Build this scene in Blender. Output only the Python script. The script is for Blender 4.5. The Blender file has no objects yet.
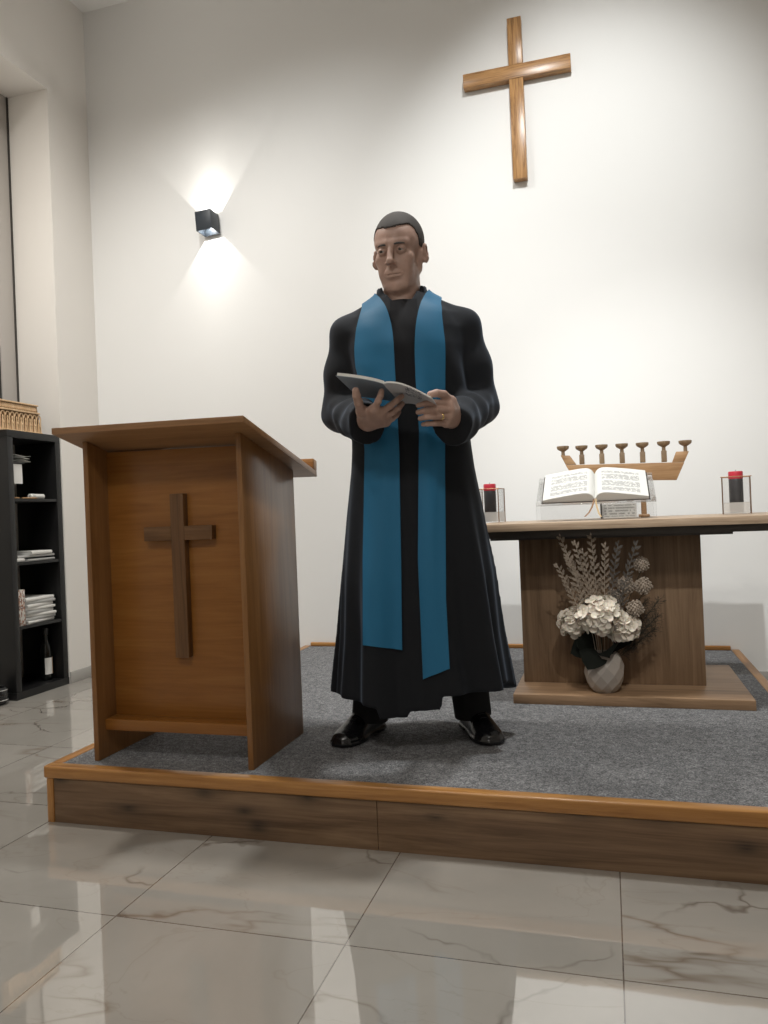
import bpy, bmesh, math, random
import numpy as np
from mathutils import Vector, Matrix
from mathutils.bvhtree import BVHTree
random.seed(7); rng = np.random.default_rng(5)
scene = bpy.context.scene
COL = scene.collection
PI = math.pi
H = 0.175            # height of the dais

# ------------------------------------------------------------------ materials
def new_mat(name):
    m = bpy.data.materials.new(name); m.use_nodes = True
    nt = m.node_tree; b = nt.nodes['Principled BSDF']
    return m, nt, b
def plain(name, col, rough=.5, metal=0, spec=.5, **kw):
    m, nt, b = new_mat(name)
    b.inputs['Base Color'].default_value = (*col, 1); b.inputs['Roughness'].default_value = rough
    b.inputs['Metallic'].default_value = metal; b.inputs['Specular IOR Level'].default_value = spec
    for k, v in kw.items(): b.inputs[k.replace('_', ' ')].default_value = v
    return m
def node(nt, t, **kw):
    n = nt.nodes.new(t)
    for k, v in kw.items(): setattr(n, k, v)
    return n
def coords(nt, scale=(1, 1, 1), loc=(0, 0, 0), rot=(0, 0, 0)):
    tc = node(nt, 'ShaderNodeTexCoord'); mp = node(nt, 'ShaderNodeMapping')
    mp.inputs['Scale'].default_value = scale; mp.inputs['Location'].default_value = loc; mp.inputs['Rotation'].default_value = rot
    nt.links.new(tc.outputs['Object'], mp.inputs['Vector']); return mp.outputs['Vector']
def noise(nt, vec, scale, detail=4, rough=.5, dist=0):
    n = node(nt, 'ShaderNodeTexNoise'); n.inputs['Scale'].default_value = scale; n.inputs['Detail'].default_value = detail
    n.inputs['Roughness'].default_value = rough; n.inputs['Distortion'].default_value = dist
    nt.links.new(vec, n.inputs['Vector']); return n.outputs['Fac']
def ramp(nt, fac, stops):
    r = node(nt, 'ShaderNodeValToRGB'); e = r.color_ramp.elements
    while len(e) < len(stops): e.new(.5)
    for el, (p, c) in zip(e, stops): el.position = p; el.color = (*c, 1)
    nt.links.new(fac, r.inputs['Fac']); return r.outputs['Color']
def mathn(nt, op, a, b=None, c=None):
    n = node(nt, 'ShaderNodeMath', operation=op)
    for i, v in enumerate((a, b, c)):
        if v is None: continue
        if isinstance(v, (int, float)): n.inputs[i].default_value = v
        else: nt.links.new(v, n.inputs[i])
    return n.outputs[0]
def mixc(nt, fac, a, b, typ='MIX'):
    n = node(nt, 'ShaderNodeMix', data_type='RGBA', blend_type=typ)
    for i, v in ((0, fac), (6, a), (7, b)):
        if isinstance(v, (int, float)): n.inputs[i].default_value = v
        elif isinstance(v, tuple): n.inputs[i].default_value = (*v, 1)
        else: nt.links.new(v, n.inputs[i])
    return n.outputs[2]
def bump(nt, b, h, strength=.2, dist=.01):
    n = node(nt, 'ShaderNodeBump'); n.inputs['Strength'].default_value = strength; n.inputs['Distance'].default_value = dist
    nt.links.new(h, n.inputs['Height']); nt.links.new(n.outputs['Normal'], b.inputs['Normal'])
def setc(nt, b, c): nt.links.new(c, b.inputs['Base Color'])

def wood(name, dark, mid, light, axis='Z', rough=.4, scale=1., knots=False, spec=.4, contrast=1.):
    m, nt, b = new_mat(name)
    s = {'X': (.9, 14, 14), 'Y': (14, .9, 14), 'Z': (14, 14, .9)}[axis]
    v = coords(nt, tuple(k*scale for k in s))
    n1 = noise(nt, v, 2.2, 6, .62, 1.2)
    s2 = {'X': (3, 90, 90), 'Y': (90, 3, 90), 'Z': (90, 90, 3)}[axis]
    v2 = coords(nt, tuple(k*scale for k in s2)); n2 = noise(nt, v2, 2.2, 3, .6)
    f = mathn(nt, 'ADD', mathn(nt, 'MULTIPLY', n1, .72), mathn(nt, 'MULTIPLY', n2, .28))
    w = .16/contrast
    c = ramp(nt, f, [(.5-w, dark), (.5, mid), (.5+w, light)])
    if knots:
        sp = node(nt, 'ShaderNodeSeparateXYZ'); nt.links.new(coords(nt, (1, 1, 1)), sp.inputs[0])
        cb = node(nt, 'ShaderNodeCombineXYZ'); a_, b2 = {'X': ('X', 'Z'), 'Y': ('Y', 'Z'), 'Z': ('Z', 'X')}[axis]
        nt.links.new(mathn(nt, 'MULTIPLY', sp.outputs[a_], 2.9), cb.inputs[0]); nt.links.new(mathn(nt, 'ADD', mathn(nt, 'MULTIPLY', sp.outputs[b2], 6.5), mathn(nt, 'MULTIPLY', n1, .5)), cb.inputs[1])
        vo = node(nt, 'ShaderNodeTexVoronoi', voronoi_dimensions='2D'); vo.inputs['Scale'].default_value = 1.0; nt.links.new(cb.outputs[0], vo.inputs['Vector'])
        k = ramp(nt, vo.outputs['Distance'], [(0, (.15, .15, .15)), (.05, (.4, .4, .4)), (.12, (.75, .75, .75)), (.30, (1, 1, 1))])
        c = mixc(nt, .9, c, k, 'MULTIPLY')
    setc(nt, b, c); b.inputs['Roughness'].default_value = rough; b.inputs['Specular IOR Level'].default_value = spec
    bump(nt, b, n2, .05, .003)
    return m

def wall_mat(name, col):
    m, nt, b = new_mat(name); v = coords(nt)
    setc(nt, b, mixc(nt, noise(nt, v, 1.3, 2), tuple(k*.985 for k in col), col))
    b.inputs['Roughness'].default_value = .9; b.inputs['Specular IOR Level'].default_value = .2
    bump(nt, b, noise(nt, v, 160, 2), .05, .002); return m

def marble():
    m, nt, b = new_mat('polished_marble_tile'); v = coords(nt, (1, 1, 1))
    tile = .577
    sx = node(nt, 'ShaderNodeSeparateXYZ'); nt.links.new(v, sx.inputs[0])
    fx = mathn(nt, 'DIVIDE', mathn(nt, 'SUBTRACT', sx.outputs['X'], .58), tile); fy = mathn(nt, 'DIVIDE', mathn(nt, 'ADD', sx.outputs['Y'], .46), tile)
    ix = mathn(nt, 'FLOOR', fx); iy = mathn(nt, 'FLOOR', fy)
    # every tile gets its own piece of the vein pattern
    off = node(nt, 'ShaderNodeCombineXYZ')
    nt.links.new(mathn(nt, 'MULTIPLY', ix, 3.17), off.inputs[0]); nt.links.new(mathn(nt, 'MULTIPLY', iy, 5.31), off.inputs[1])
    nt.links.new(mathn(nt, 'ADD', mathn(nt, 'MULTIPLY', ix, 1.7), iy), off.inputs[2])
    av = node(nt, 'ShaderNodeVectorMath', operation='ADD'); nt.links.new(v, av.inputs[0]); nt.links.new(off.outputs[0], av.inputs[1])
    vec = av.outputs[0]
    cloud = noise(nt, vec, 1.6, 5, .55, .6)
    base = ramp(nt, cloud, [(.3, (.28, .262, .234)), (.7, (.35, .328, .295))])
    mpv = node(nt, 'ShaderNodeMapping'); mpv.inputs['Scale'].default_value = (.7, 1.5, 1); mpv.inputs['Rotation'].default_value = (0, 0, .35); nt.links.new(vec, mpv.inputs[0])
    n = noise(nt, mpv.outputs[0], .9, 5, .5, .8)
    vein = mathn(nt, 'ABSOLUTE', mathn(nt, 'SUBTRACT', n, .5))
    vm = ramp(nt, vein, [(0, (.75, .75, .75)), (.003, (.4, .4, .4)), (.010, (0, 0, 0))])
    br = noise(nt, vec, 2.1, 2); vm = mixc(nt, 1., vm, ramp(nt, br, [(.42, (0, 0, 0)), (.6, (1, 1, 1))]), 'MULTIPLY')
    n3 = noise(nt, mpv.outputs[0], 1.9, 5, .55, .9)
    v3 = ramp(nt, mathn(nt, 'ABSOLUTE', mathn(nt, 'SUBTRACT', n3, .52)), [(0, (.35, .35, .35)), (.006, (0, 0, 0))])
    c = mixc(nt, vm, base, (.15, .105, .072)); c = mixc(nt, mathn(nt, 'MULTIPLY', v3, .55), c, (.2, .155, .115))
    wrp = node(nt, 'ShaderNodeTexNoise'); wrp.inputs['Scale'].default_value = 3.2; wrp.inputs['Detail'].default_value = 4; nt.links.new(vec, wrp.inputs['Vector'])
    wv = node(nt, 'ShaderNodeVectorMath', operation='MULTIPLY_ADD'); nt.links.new(wrp.outputs['Color'], wv.inputs[0]); wv.inputs[1].default_value = (.42, .42, 0); nt.links.new(vec, wv.inputs[2])
    vor = node(nt, 'ShaderNodeTexVoronoi', feature='DISTANCE_TO_EDGE', voronoi_dimensions='2D'); vor.inputs['Scale'].default_value = 1.35; nt.links.new(wv.outputs[0], vor.inputs['Vector'])
    cr = ramp(nt, vor.outputs['Distance'], [(0, (1, 1, 1)), (.005, (.5, .5, .5)), (.011, (0, 0, 0))])
    cr = mixc(nt, 1., cr, ramp(nt, noise(nt, vec, 2.6, 2), [(.44, (0, 0, 0)), (.60, (1, 1, 1))]), 'MULTIPLY')
    c = mixc(nt, mathn(nt, 'MULTIPLY', cr, .7), c, (.085, .062, .045))
    jx = mathn(nt, 'PINGPONG', fx, .5); jy = mathn(nt, 'PINGPONG', fy, .5)
    # pingpong of fx is the distance to the nearest joint, in tiles
    j = mathn(nt, 'LESS_THAN', mathn(nt, 'MINIMUM', jx, jy), .0026)
    c = mixc(nt, j, c, (.12, .10, .085))
    setc(nt, b, c); b.inputs['Roughness'].default_value = .03
    b.inputs['IOR'].default_value = 2.7
    wob = noise(nt, coords(nt, (5, 5, 5)), 1, 2); bump(nt, b, wob, .03, .01)
    return m

def carpet_mat():
    m, nt, b = new_mat('grey_loop_carpet'); v = coords(nt)
    n = noise(nt, v, 260, 3, .7); n2 = noise(nt, v, 60, 3, .6)
    f = mathn(nt, 'ADD', mathn(nt, 'MULTIPLY', n, .75), mathn(nt, 'MULTIPLY', n2, .25))
    setc(nt, b, ramp(nt, f, [(.36, (.052, .052, .054)), (.5, (.16, .16, .165)), (.64, (.36, .36, .365))]))
    b.inputs['Roughness'].default_value = 1; b.inputs['Specular IOR Level'].default_value = .1
    bump(nt, b, n, .6, .006); return m

def fabric(name, col, rough=.8, sheen=.0, weave=500, var=.25, tint=(1, 1, 1)):
    m, nt, b = new_mat(name); v = coords(nt)
    n = noise(nt, v, weave, 2); n2 = noise(nt, v, 9, 3)
    setc(nt, b, mixc(nt, mathn(nt, 'ADD', mathn(nt, 'MULTIPLY', n, .6), mathn(nt, 'MULTIPLY', n2, .4)), tuple(k*(1-var) for k in col), tuple(k*(1+var) for k in col)))
    b.inputs['Roughness'].default_value = rough; b.inputs['Specular IOR Level'].default_value = .3
    b.inputs['Sheen Weight'].default_value = sheen; b.inputs['Sheen Roughness'].default_value = .4; b.inputs['Sheen Tint'].default_value = (*tint, 1)
    bump(nt, b, n, .15, .001); return m

def skin_mat():
    m, nt, b = new_mat('skin'); v = coords(nt)
    n = noise(nt, v, 30, 4)
    setc(nt, b, ramp(nt, n, [(.3, (.34, .215, .17)), (.7, (.43, .28, .225))]))
    b.inputs['Roughness'].default_value = .5; b.inputs['Subsurface Weight'].default_value = .05
    b.inputs['Subsurface Radius'].default_value = (.01, .004, .002)
    bump(nt, b, noise(nt, v, 350, 2), .08, .001); return m

def text_mat(name, paper, ink, rows, cols, axis_u='X', axis_v='Y', bounds=(0, 1, 0, 1), margins=(.12, .88, .1, .9), para=0.):
    """page of unreadably small print: rows of word-long dashes inside margins, on object coordinates"""
    m, nt, b = new_mat(name); v = coords(nt)
    s = node(nt, 'ShaderNodeSeparateXYZ'); nt.links.new(v, s.inputs[0])
    u0, u1, w0, w1 = bounds
    u = mathn(nt, 'DIVIDE', mathn(nt, 'SUBTRACT', s.outputs[axis_u], u0), u1-u0)
    w = mathn(nt, 'DIVIDE', mathn(nt, 'SUBTRACT', s.outputs[axis_v], w0), w1-w0)
    rowf = mathn(nt, 'MULTIPLY', w, rows); ri = mathn(nt, 'FLOOR', rowf)
    inrow = mathn(nt, 'LESS_THAN', mathn(nt, 'PINGPONG', rowf, .5), .26)
    inrow = mathn(nt, 'GREATER_THAN', mathn(nt, 'PINGPONG', rowf, .5), .22)
    cv = node(nt, 'ShaderNodeCombineXYZ'); nt.links.new(mathn(nt, 'MULTIPLY', u, cols), cv.inputs[0]); nt.links.new(mathn(nt, 'MULTIPLY', ri, 7.3), cv.inputs[1])
    words = mathn(nt, 'GREATER_THAN', noise(nt, cv.outputs[0], 1.0, 1), .44)
    f = mathn(nt, 'MULTIPLY', inrow, words)
    for a, op, lim in ((u, 'GREATER_THAN', margins[0]), (u, 'LESS_THAN', margins[1]), (w, 'GREATER_THAN', margins[2]), (w, 'LESS_THAN', margins[3])):
        f = mathn(nt, 'MULTIPLY', f, mathn(nt, op, a, lim))
    if para:
        f = mathn(nt, 'MULTIPLY', f, mathn(nt, 'GREATER_THAN', mathn(nt, 'PINGPONG', mathn(nt, 'MULTIPLY', w, para), .5), .1))
    setc(nt, b, mixc(nt, f, paper, ink)); b.inputs['Roughness'].default_value = .7; b.inputs['Specular IOR Level'].default_value = .2
    return m

def glass(name, tint=(1, 1, 1), clear=.85, rough=.02):
    m, nt, b = new_mat(name); nt.nodes.remove(b); out = nt.nodes['Material Output']
    t = node(nt, 'ShaderNodeBsdfTransparent'); t.inputs[0].default_value = (*tint, 1)
    g = node(nt, 'ShaderNodeBsdfGlossy'); g.inputs['Roughness'].default_value = rough
    fr = node(nt, 'ShaderNodeFresnel'); fr.inputs[0].default_value = 1.45
    mx = node(nt, 'ShaderNodeMixShader'); nt.links.new(mathn(nt, 'ADD', mathn(nt, 'MULTIPLY', fr.outputs[0], .6), (1-clear)*.2), mx.inputs[0])
    nt.links.new(t.outputs[0], mx.inputs[1]); nt.links.new(g.outputs[0], mx.inputs[2]); nt.links.new(mx.outputs[0], out.inputs[0]); return m
def frosted(name, col=(.85, .83, .8), clear=.5):
    m, nt, b = new_mat(name); out = nt.nodes['Material Output']
    b.inputs['Base Color'].default_value = (*col, 1); b.inputs['Roughness'].default_value = .35
    t = node(nt, 'ShaderNodeBsdfTransparent'); mx = node(nt, 'ShaderNodeMixShader'); mx.inputs[0].default_value = 1-clear
    nt.links.new(t.outputs[0], mx.inputs[1]); nt.links.new(b.outputs[0], mx.inputs[2]); nt.links.new(mx.outputs[0], out.inputs[0]); return m
def emit(name, col, s):
    m, nt, b = new_mat(name); b.inputs['Emission Color'].default_value = (*col, 1); b.inputs['Emission Strength'].default_value = s; return m

# ------------------------------------------------------------------ objects
def empty(name, loc, rz=0, label=None, cat=None, group=None):
    o = bpy.data.objects.new(name, None); COL.objects.link(o); o.empty_display_size = .05
    o.location = loc; o.rotation_euler = (0, 0, rz)
    if label: tag(o, label, cat, group)
    return o
def tag(o, label, cat=None, group=None):
    o['label'] = label
    if cat: o['category'] = cat
    if group: o['group'] = group
    return o
def smooth_angle(me, ang):
    me.shade_smooth()
    bm = bmesh.new(); bm.from_mesh(me)
    for e in bm.edges:
        if len(e.link_faces) == 2 and e.calc_face_angle(0) > ang: e.smooth = False
    bm.to_mesh(me); bm.free()
def obj(name, bm, mat, parent=None, smooth=None, loc=None, rot=None):
    if smooth is None: smooth = .6
    me = bpy.data.meshes.new(name); bmesh.ops.recalc_face_normals(bm, faces=bm.faces[:]); bm.to_mesh(me); bm.free()
    if smooth: smooth_angle(me, smooth)
    o = bpy.data.objects.new(name, me); COL.objects.link(o)
    if isinstance(mat, (list, tuple)):
        for k in mat: me.materials.append(k)
    else: me.materials.append(mat)
    if parent: o.parent = parent
    if loc: o.location = loc
    if rot: o.rotation_euler = rot
    return o
def struct(name, bm, mat, smooth=None):
    o = obj(name, bm, mat, None, smooth); o['kind'] = 'structure'; return o
def copy_tree(o, parent=None):
    c = o.copy(); COL.objects.link(c)
    if parent: c.parent = parent
    for ch in list(o.children): copy_tree(ch, c)
    return c
def BM(): return bmesh.new()
def hexa(bm, P, bev=0, seg=2):
    """P: 8 corners, bottom ring (4) then top ring (4)"""
    vs = [bm.verts.new(p) for p in P]
    fs = [bm.faces.new([vs[i] for i in f]) for f in ((3, 2, 1, 0), (4, 5, 6, 7), (0, 1, 5, 4), (1, 2, 6, 5), (2, 3, 7, 6), (3, 0, 4, 7))]
    if bev:
        es = list({e for f in fs for e in f.edges})
        bmesh.ops.bevel(bm, geom=es, offset=bev, segments=seg, affect='EDGES', profile=.5)
def box(bm, x0, x1, y0, y1, z0, z1, bev=.0015, seg=2):
    hexa(bm, [(x0, y0, z0), (x1, y0, z0), (x1, y1, z0), (x0, y1, z0), (x0, y0, z1), (x1, y0, z1), (x1, y1, z1), (x0, y1, z1)], bev, seg)
def prism(bm, pts, d0, d1, plane='XZ', bev=0):
    """extrude a 2-D outline between d0 and d1 along the third axis"""
    def P(a, b, d): return {'XZ': (a, d, b), 'YZ': (d, a, b), 'XY': (a, b, d)}[plane]
    A = [bm.verts.new(P(a, b, d0)) for a, b in pts]; B = [bm.verts.new(P(a, b, d1)) for a, b in pts]
    n = len(pts); fs = [bm.faces.new(A[::-1]), bm.faces.new(B)] + [bm.faces.new((A[i], A[(i+1) % n], B[(i+1) % n], B[i])) for i in range(n)]
    if bev:
        bmesh.ops.bevel(bm, geom=list({e for f in fs for e in f.edges}), offset=bev, segments=2, affect='EDGES', profile=.5)
def lathe(bm, prof, n=24, c=(0, 0, 0), cap=True):
    rings = []
    for r, z in prof:
        rings.append([bm.verts.new((c[0]+r*math.cos(2*PI*i/n), c[1]+r*math.sin(2*PI*i/n), c[2]+z)) for i in range(n)])
    for a, b in zip(rings, rings[1:]):
        for i in range(n): bm.faces.new((a[i], a[(i+1) % n], b[(i+1) % n], b[i]))
    if cap: bm.faces.new(rings[0][::-1]); bm.faces.new(rings[-1])
def tube(bm, pts, rad, n=8, cap=True):
    pts = [Vector(p) for p in pts]; rs = rad if isinstance(rad, (list, tuple)) else [rad]*len(pts)
    rings = []; ref = None
    for i, p in enumerate(pts):
        t = (pts[min(i+1, len(pts)-1)]-pts[max(i-1, 0)]).normalized()
        if ref is None: ref = Vector((0, 0, 1)) if abs(t.z) < .9 else Vector((1, 0, 0))
        a = t.cross(ref).normalized(); b = t.cross(a).normalized(); ref = -b if False else ref
        rings.append([bm.verts.new(p+(a*math.cos(2*PI*k/n)+b*math.sin(2*PI*k/n))*rs[i]) for k in range(n)])
    for a, b in zip(rings, rings[1:]):
        for i in range(n): bm.faces.new((a[i], a[(i+1) % n], b[(i+1) % n], b[i]))
    if cap: bm.faces.new(rings[0][::-1]); bm.faces.new(rings[-1])
def sheet(bm, rows, thick):
    """closed thin solid from a grid of points (rows of equal length); thickness goes below the top side"""
    G = [[Vector(p) for p in r] for r in rows]; R, C = len(G), len(G[0])
    N = [[None]*C for _ in range(R)]
    for i in range(R):
        for j in range(C):
            du = G[min(i+1, R-1)][j]-G[max(i-1, 0)][j]; dv = G[i][min(j+1, C-1)]-G[i][max(j-1, 0)]
            N[i][j] = du.cross(dv).normalized()
    T = [[bm.verts.new(G[i][j]+N[i][j]*thick/2) for j in range(C)] for i in range(R)]
    B = [[bm.verts.new(G[i][j]-N[i][j]*thick/2) for j in range(C)] for i in range(R)]
    for i in range(R-1):
        for j in range(C-1):
            bm.faces.new((T[i][j], T[i][j+1], T[i+1][j+1], T[i+1][j])); bm.faces.new((B[i][j], B[i+1][j], B[i+1][j+1], B[i][j+1]))
    for i in range(R-1):
        for j in (0, C-1): bm.faces.new((T[i][j], T[i+1][j], B[i+1][j], B[i][j]))
    for j in range(C-1):
        for i in (0, R-1): bm.faces.new((T[i][j], T[i][j+1], B[i][j+1], B[i][j]))

# ------------------------------------------------------------------ distance-field modelling (for the figure)
class Field:
    def __init__(s, xs, ys, zs):
        s.ax = [np.asarray(a, np.float32) for a in (xs, ys, zs)]
        s.F = np.full([len(a) for a in s.ax], .5, np.float32)
    def block(s, lo, hi):
        sl = []
        for a, l, h in zip(s.ax, lo, hi):
            i0 = max(int(np.searchsorted(a, l))-1, 0); i1 = min(int(np.searchsorted(a, h))+1, len(a)); sl.append(slice(i0, max(i1, i0+1)))
        sl = tuple(sl); g = np.meshgrid(*[a[q] for a, q in zip(s.ax, sl)], indexing='ij', sparse=True)
        return sl, g
    def put(s, fn, lo, hi, k=.0, mode='add', pad=.03):
        m = pad+k
        sl, g = s.block([v-m for v in lo], [v+m for v in hi])
        d = fn(*g).astype(np.float32); F = s.F[sl]
        if mode == 'add':
            if k > 0:
                h = np.clip(.5+.5*(d-F)/k, 0, 1); s.F[sl] = d*(1-h)+F*h-k*h*(1-h)
            else: s.F[sl] = np.minimum(F, d)
        elif mode == 'sub':
            d = -d
            if k > 0:
                h = np.clip(.5-.5*(d-F)/k, 0, 1); s.F[sl] = d*(1-h)+F*h+k*h*(1-h)
            else: s.F[sl] = np.maximum(F, d)
        elif mode == 'and': s.F[sl] = np.maximum(F, d)
    def cap(s, a, b, ra, rb, k=.0, mode='add'):
        a = np.array(a, float); b = np.array(b, float); r = max(ra, rb)
        def fn(x, y, z):
            ab = b-a; L = max(ab@ab, 1e-9)
            t = np.clip(((x-a[0])*ab[0]+(y-a[1])*ab[1]+(z-a[2])*ab[2])/L, 0, 1)
            return np.sqrt((x-a[0]-t*ab[0])**2+(y-a[1]-t*ab[1])**2+(z-a[2]-t*ab[2])**2)-(ra+(rb-ra)*t)
        s.put(fn, np.minimum(a, b)-r, np.maximum(a, b)+r, k, mode)
    def ell(s, c, r, k=.0, mode='add', M=None):
        c = np.array(c, float); r = np.array(r, float); M = np.eye(3) if M is None else np.array(M)
        def fn(x, y, z):
            dx, dy, dz = x-c[0], y-c[1], z-c[2]
            u = (dx*M[0][0]+dy*M[1][0]+dz*M[2][0])/r[0]; v = (dx*M[0][1]+dy*M[1][1]+dz*M[2][1])/r[1]; w = (dx*M[0][2]+dy*M[1][2]+dz*M[2][2])/r[2]
            q = np.sqrt(u*u+v*v+w*w); q2 = np.sqrt((u/r[0])**2+(v/r[1])**2+(w/r[2])**2)
            return q*(q-1)/np.maximum(q2, 1e-6)
        R = r.max(); s.put(fn, c-R, c+R, k, mode)
    def chain(s, pts, rs, k=.0):
        for i in range(len(pts)-1): s.cap(pts[i], pts[i+1], rs[i], rs[i+1], k)
    def mesh(s):
        F = s.F; S = F < 0; n = F.shape
        cs = [S[i:n[0]-1+i, j:n[1]-1+j, k:n[2]-1+k] for i in (0, 1) for j in (0, 1) for k in (0, 1)]
        cnt = sum(c.astype(np.uint8) for c in cs); act = (cnt > 0) & (cnt < 8)
        I = np.argwhere(act); idx = np.full(act.shape, -1, np.int32); idx[act] = np.arange(len(I))
        acc = np.zeros((len(I), 3)); num = np.zeros(len(I))
        X = s.ax
        corner = [(i, j, k) for i in (0, 1) for j in (0, 1) for k in (0, 1)]
        fv = {c: F[I[:, 0]+c[0], I[:, 1]+c[1], I[:, 2]+c[2]] for c in corner}
        pos = {c: np.stack([X[q][I[:, q]+c[q]] for q in range(3)], 1) for c in corner}
        for c in corner:
            for q in range(3):
                if c[q]: continue
                d = list(c); d[q] = 1; d = tuple(d)
                a, b = fv[c], fv[d]; cr = (a < 0) != (b < 0)
                t = np.where(cr, a/np.where(cr, a-b, 1), 0)
                acc += np.where(cr[:, None], pos[c]+(pos[d]-pos[c])*t[:, None], 0); num += cr
        V = acc/num[:, None]
        faces = []
        for q in range(3):
            u, v = (q+1) % 3, (q+2) % 3
            a = [slice(None)]*3; b = [slice(None)]*3
            a[q] = slice(0, -1); b[q] = slice(1, None)
            for w in (u, v): a[w] = slice(1, -1); b[w] = slice(1, -1)
            A = S[tuple(a)]; B = S[tuple(b)]
            E = np.argwhere(A != B)
            if not len(E): continue
            fl = A[tuple(E.T)]
            E = E.copy(); E[:, u] += 1; E[:, v] += 1
            def g(du, dv):
                e = E.copy(); e[:, u] += du; e[:, v] += dv; return idx[tuple(e.T)]
            Q = np.stack([g(-1, -1), g(0, -1), g(0, 0), g(-1, 0)], 1)
            Q[~fl] = Q[~fl][:, ::-1]; faces.append(Q)
        return V, np.concatenate(faces)
def np_obj(name, V, Fc, mat, parent=None, smooth_iter=0):
    me = bpy.data.meshes.new(name)
    me.vertices.add(len(V)); me.vertices.foreach_set('co', np.asarray(V, np.float32).ravel())
    me.loops.add(Fc.size); me.loops.foreach_set('vertex_index', Fc.astype(np.int32).ravel())
    me.polygons.add(len(Fc)); me.polygons.foreach_set('loop_start', np.arange(0, Fc.size, 4, dtype=np.int32))
    me.update(calc_edges=True); me.validate()
    if smooth_iter:
        bm = bmesh.new(); bm.from_mesh(me)
        for _ in range(smooth_iter): bmesh.ops.smooth_vert(bm, verts=bm.verts[:], factor=.5, use_axis_x=True, use_axis_y=True, use_axis_z=True)
        bm.to_mesh(me); bm.free()
    me.shade_smooth(); me.materials.append(mat)
    o = bpy.data.objects.new(name, me); COL.objects.link(o)
    if parent: o.parent = parent
    return o
# ------------------------------------------------------------------ shared materials
M = {}
M['wall'] = wall_mat('white_wall_paint', (.80, .797, .785))
M['wall_left'] = wall_mat('warm_white_wall_paint', (.80, .77, .73))
M['ceiling'] = wall_mat('ceiling_paint', (.82, .81, .79))
M['floor'] = marble()
M['carpet'] = carpet_mat()
M['tile'] = wall_mat('grey_skirting_tile', (.42, .405, .38)); M['tile'].node_tree.nodes['Principled BSDF'].inputs['Roughness'].default_value = .25
M['trim'] = wood('varnished_oak_trim', (.25, .108, .028), (.35, .165, .048), (.44, .225, .072), 'X', .32)
M['trimY'] = wood('varnished_oak_trim_side', (.25, .108, .028), (.35, .165, .048), (.44, .225, .072), 'Y', .32)
M['trimZ'] = wood('varnished_oak_trim_post', (.25, .108, .028), (.35, .165, .048), (.44, .225, .072), 'Z', .32)
M['riser'] = wood('knotty_oak_laminate', (.085, .046, .022), (.15, .088, .047), (.22, .138, .077), 'X', .5, .8, knots=True)
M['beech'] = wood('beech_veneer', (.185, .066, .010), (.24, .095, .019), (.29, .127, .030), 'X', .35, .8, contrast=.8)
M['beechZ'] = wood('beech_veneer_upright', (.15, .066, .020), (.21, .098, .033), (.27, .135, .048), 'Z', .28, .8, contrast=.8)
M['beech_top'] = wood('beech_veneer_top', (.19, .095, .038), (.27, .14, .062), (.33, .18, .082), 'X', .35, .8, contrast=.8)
M['walnut'] = wood('brown_stained_wood', (.075, .034, .011), (.12, .056, .020), (.165, .082, .032), 'Z', .45)
M['walnutX'] = wood('brown_stained_wood_cross', (.075, .034, .011), (.12, .056, .020), (.165, .082, .032), 'X', .45)
M['oakZ'] = wood('grained_oak', (.12, .055, .018), (.38, .20, .078), (.50, .285, .12), 'Z', .3, 2.0, contrast=1.0)
M['oakX'] = wood('grained_oak_beam', (.12, .055, .018), (.38, .20, .078), (.50, .285, .12), 'X', .3, 2.0, contrast=1.0)
M['tableX'] = wood('light_oak_laminate', (.24, .165, .105), (.40, .29, .20), (.50, .385, .28), 'X', .45, .9)
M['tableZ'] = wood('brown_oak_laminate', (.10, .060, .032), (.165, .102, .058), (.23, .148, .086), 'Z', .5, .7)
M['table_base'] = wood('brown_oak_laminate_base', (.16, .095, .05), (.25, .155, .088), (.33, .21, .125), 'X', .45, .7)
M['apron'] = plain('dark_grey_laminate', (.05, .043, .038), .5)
M['black_lam'] = plain('black_laminate', (.0048, .0048, .0052), .42)
M['dark_metal'] = plain('anthracite_metal', (.020, .027, .036), .45)
M['paper'] = plain('white_paper', (.72, .71, .68), .75, spec=.2)
M['paper2'] = plain('grey_white_paper', (.55, .55, .53), .6, spec=.3)
M['plastic_white'] = plain('white_plastic', (.75, .74, .72), .35)
M['chrome'] = plain('chrome', (.6, .6, .6), .15, 1)
M['glass'] = glass('clear_glass', (.99, .99, .99), .95)
M['acrylic'] = glass('clear_acrylic', (.985, .985, .985), .95)
M['copper'] = plain('copper_wire', (.26, .15, .085), .4, .9)

# ------------------------------------------------------------------ room shell
XL, YW, ZC = -1.369, 2.18, 4.23
XR, YF = 4.6, -5.5
bm = BM(); box(bm, XL-.6, XR, YF, YW+.2, -.1, 0, 0); struct('floor', bm, M['floor'], 0)
bm = BM(); box(bm, XL-.6, XR+.15, YF-.15, YW+.2, ZC, ZC+.12, 0); struct('ceiling', bm, M['ceiling'], 0)
bm = BM(); box(bm, XL-.6, XR+.15, YW, YW+.2, 0, ZC, 0); struct('wall_back', bm, M['wall'], 0)
bm = BM(); box(bm, XR, XR+.15, YF, YW, 0, ZC, 0); struct('wall_right', bm, M['wall_left'], 0)
bm = BM(); box(bm, XL-.6, XR+.15, YF-.15, YF, 0, ZC, 0); struct('wall_front', bm, M['wall_left'], 0)
OY0, OY1, OZ, XB = -.35, 1.815, 3.55, -1.775            # the tall recess in the left wall
bm = BM()
box(bm, XL-.6, XL, OY1, YW, 0, ZC, 0); box(bm, XL-.6, XL, YF, OY0, 0, ZC, 0); box(bm, XL-.6, XL, OY0, OY1, OZ, ZC, 0)
box(bm, XL-.6, XB, OY0, OY1, 0, OZ, 0)
struct('wall_left', bm, M['wall_left'], 0)
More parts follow.
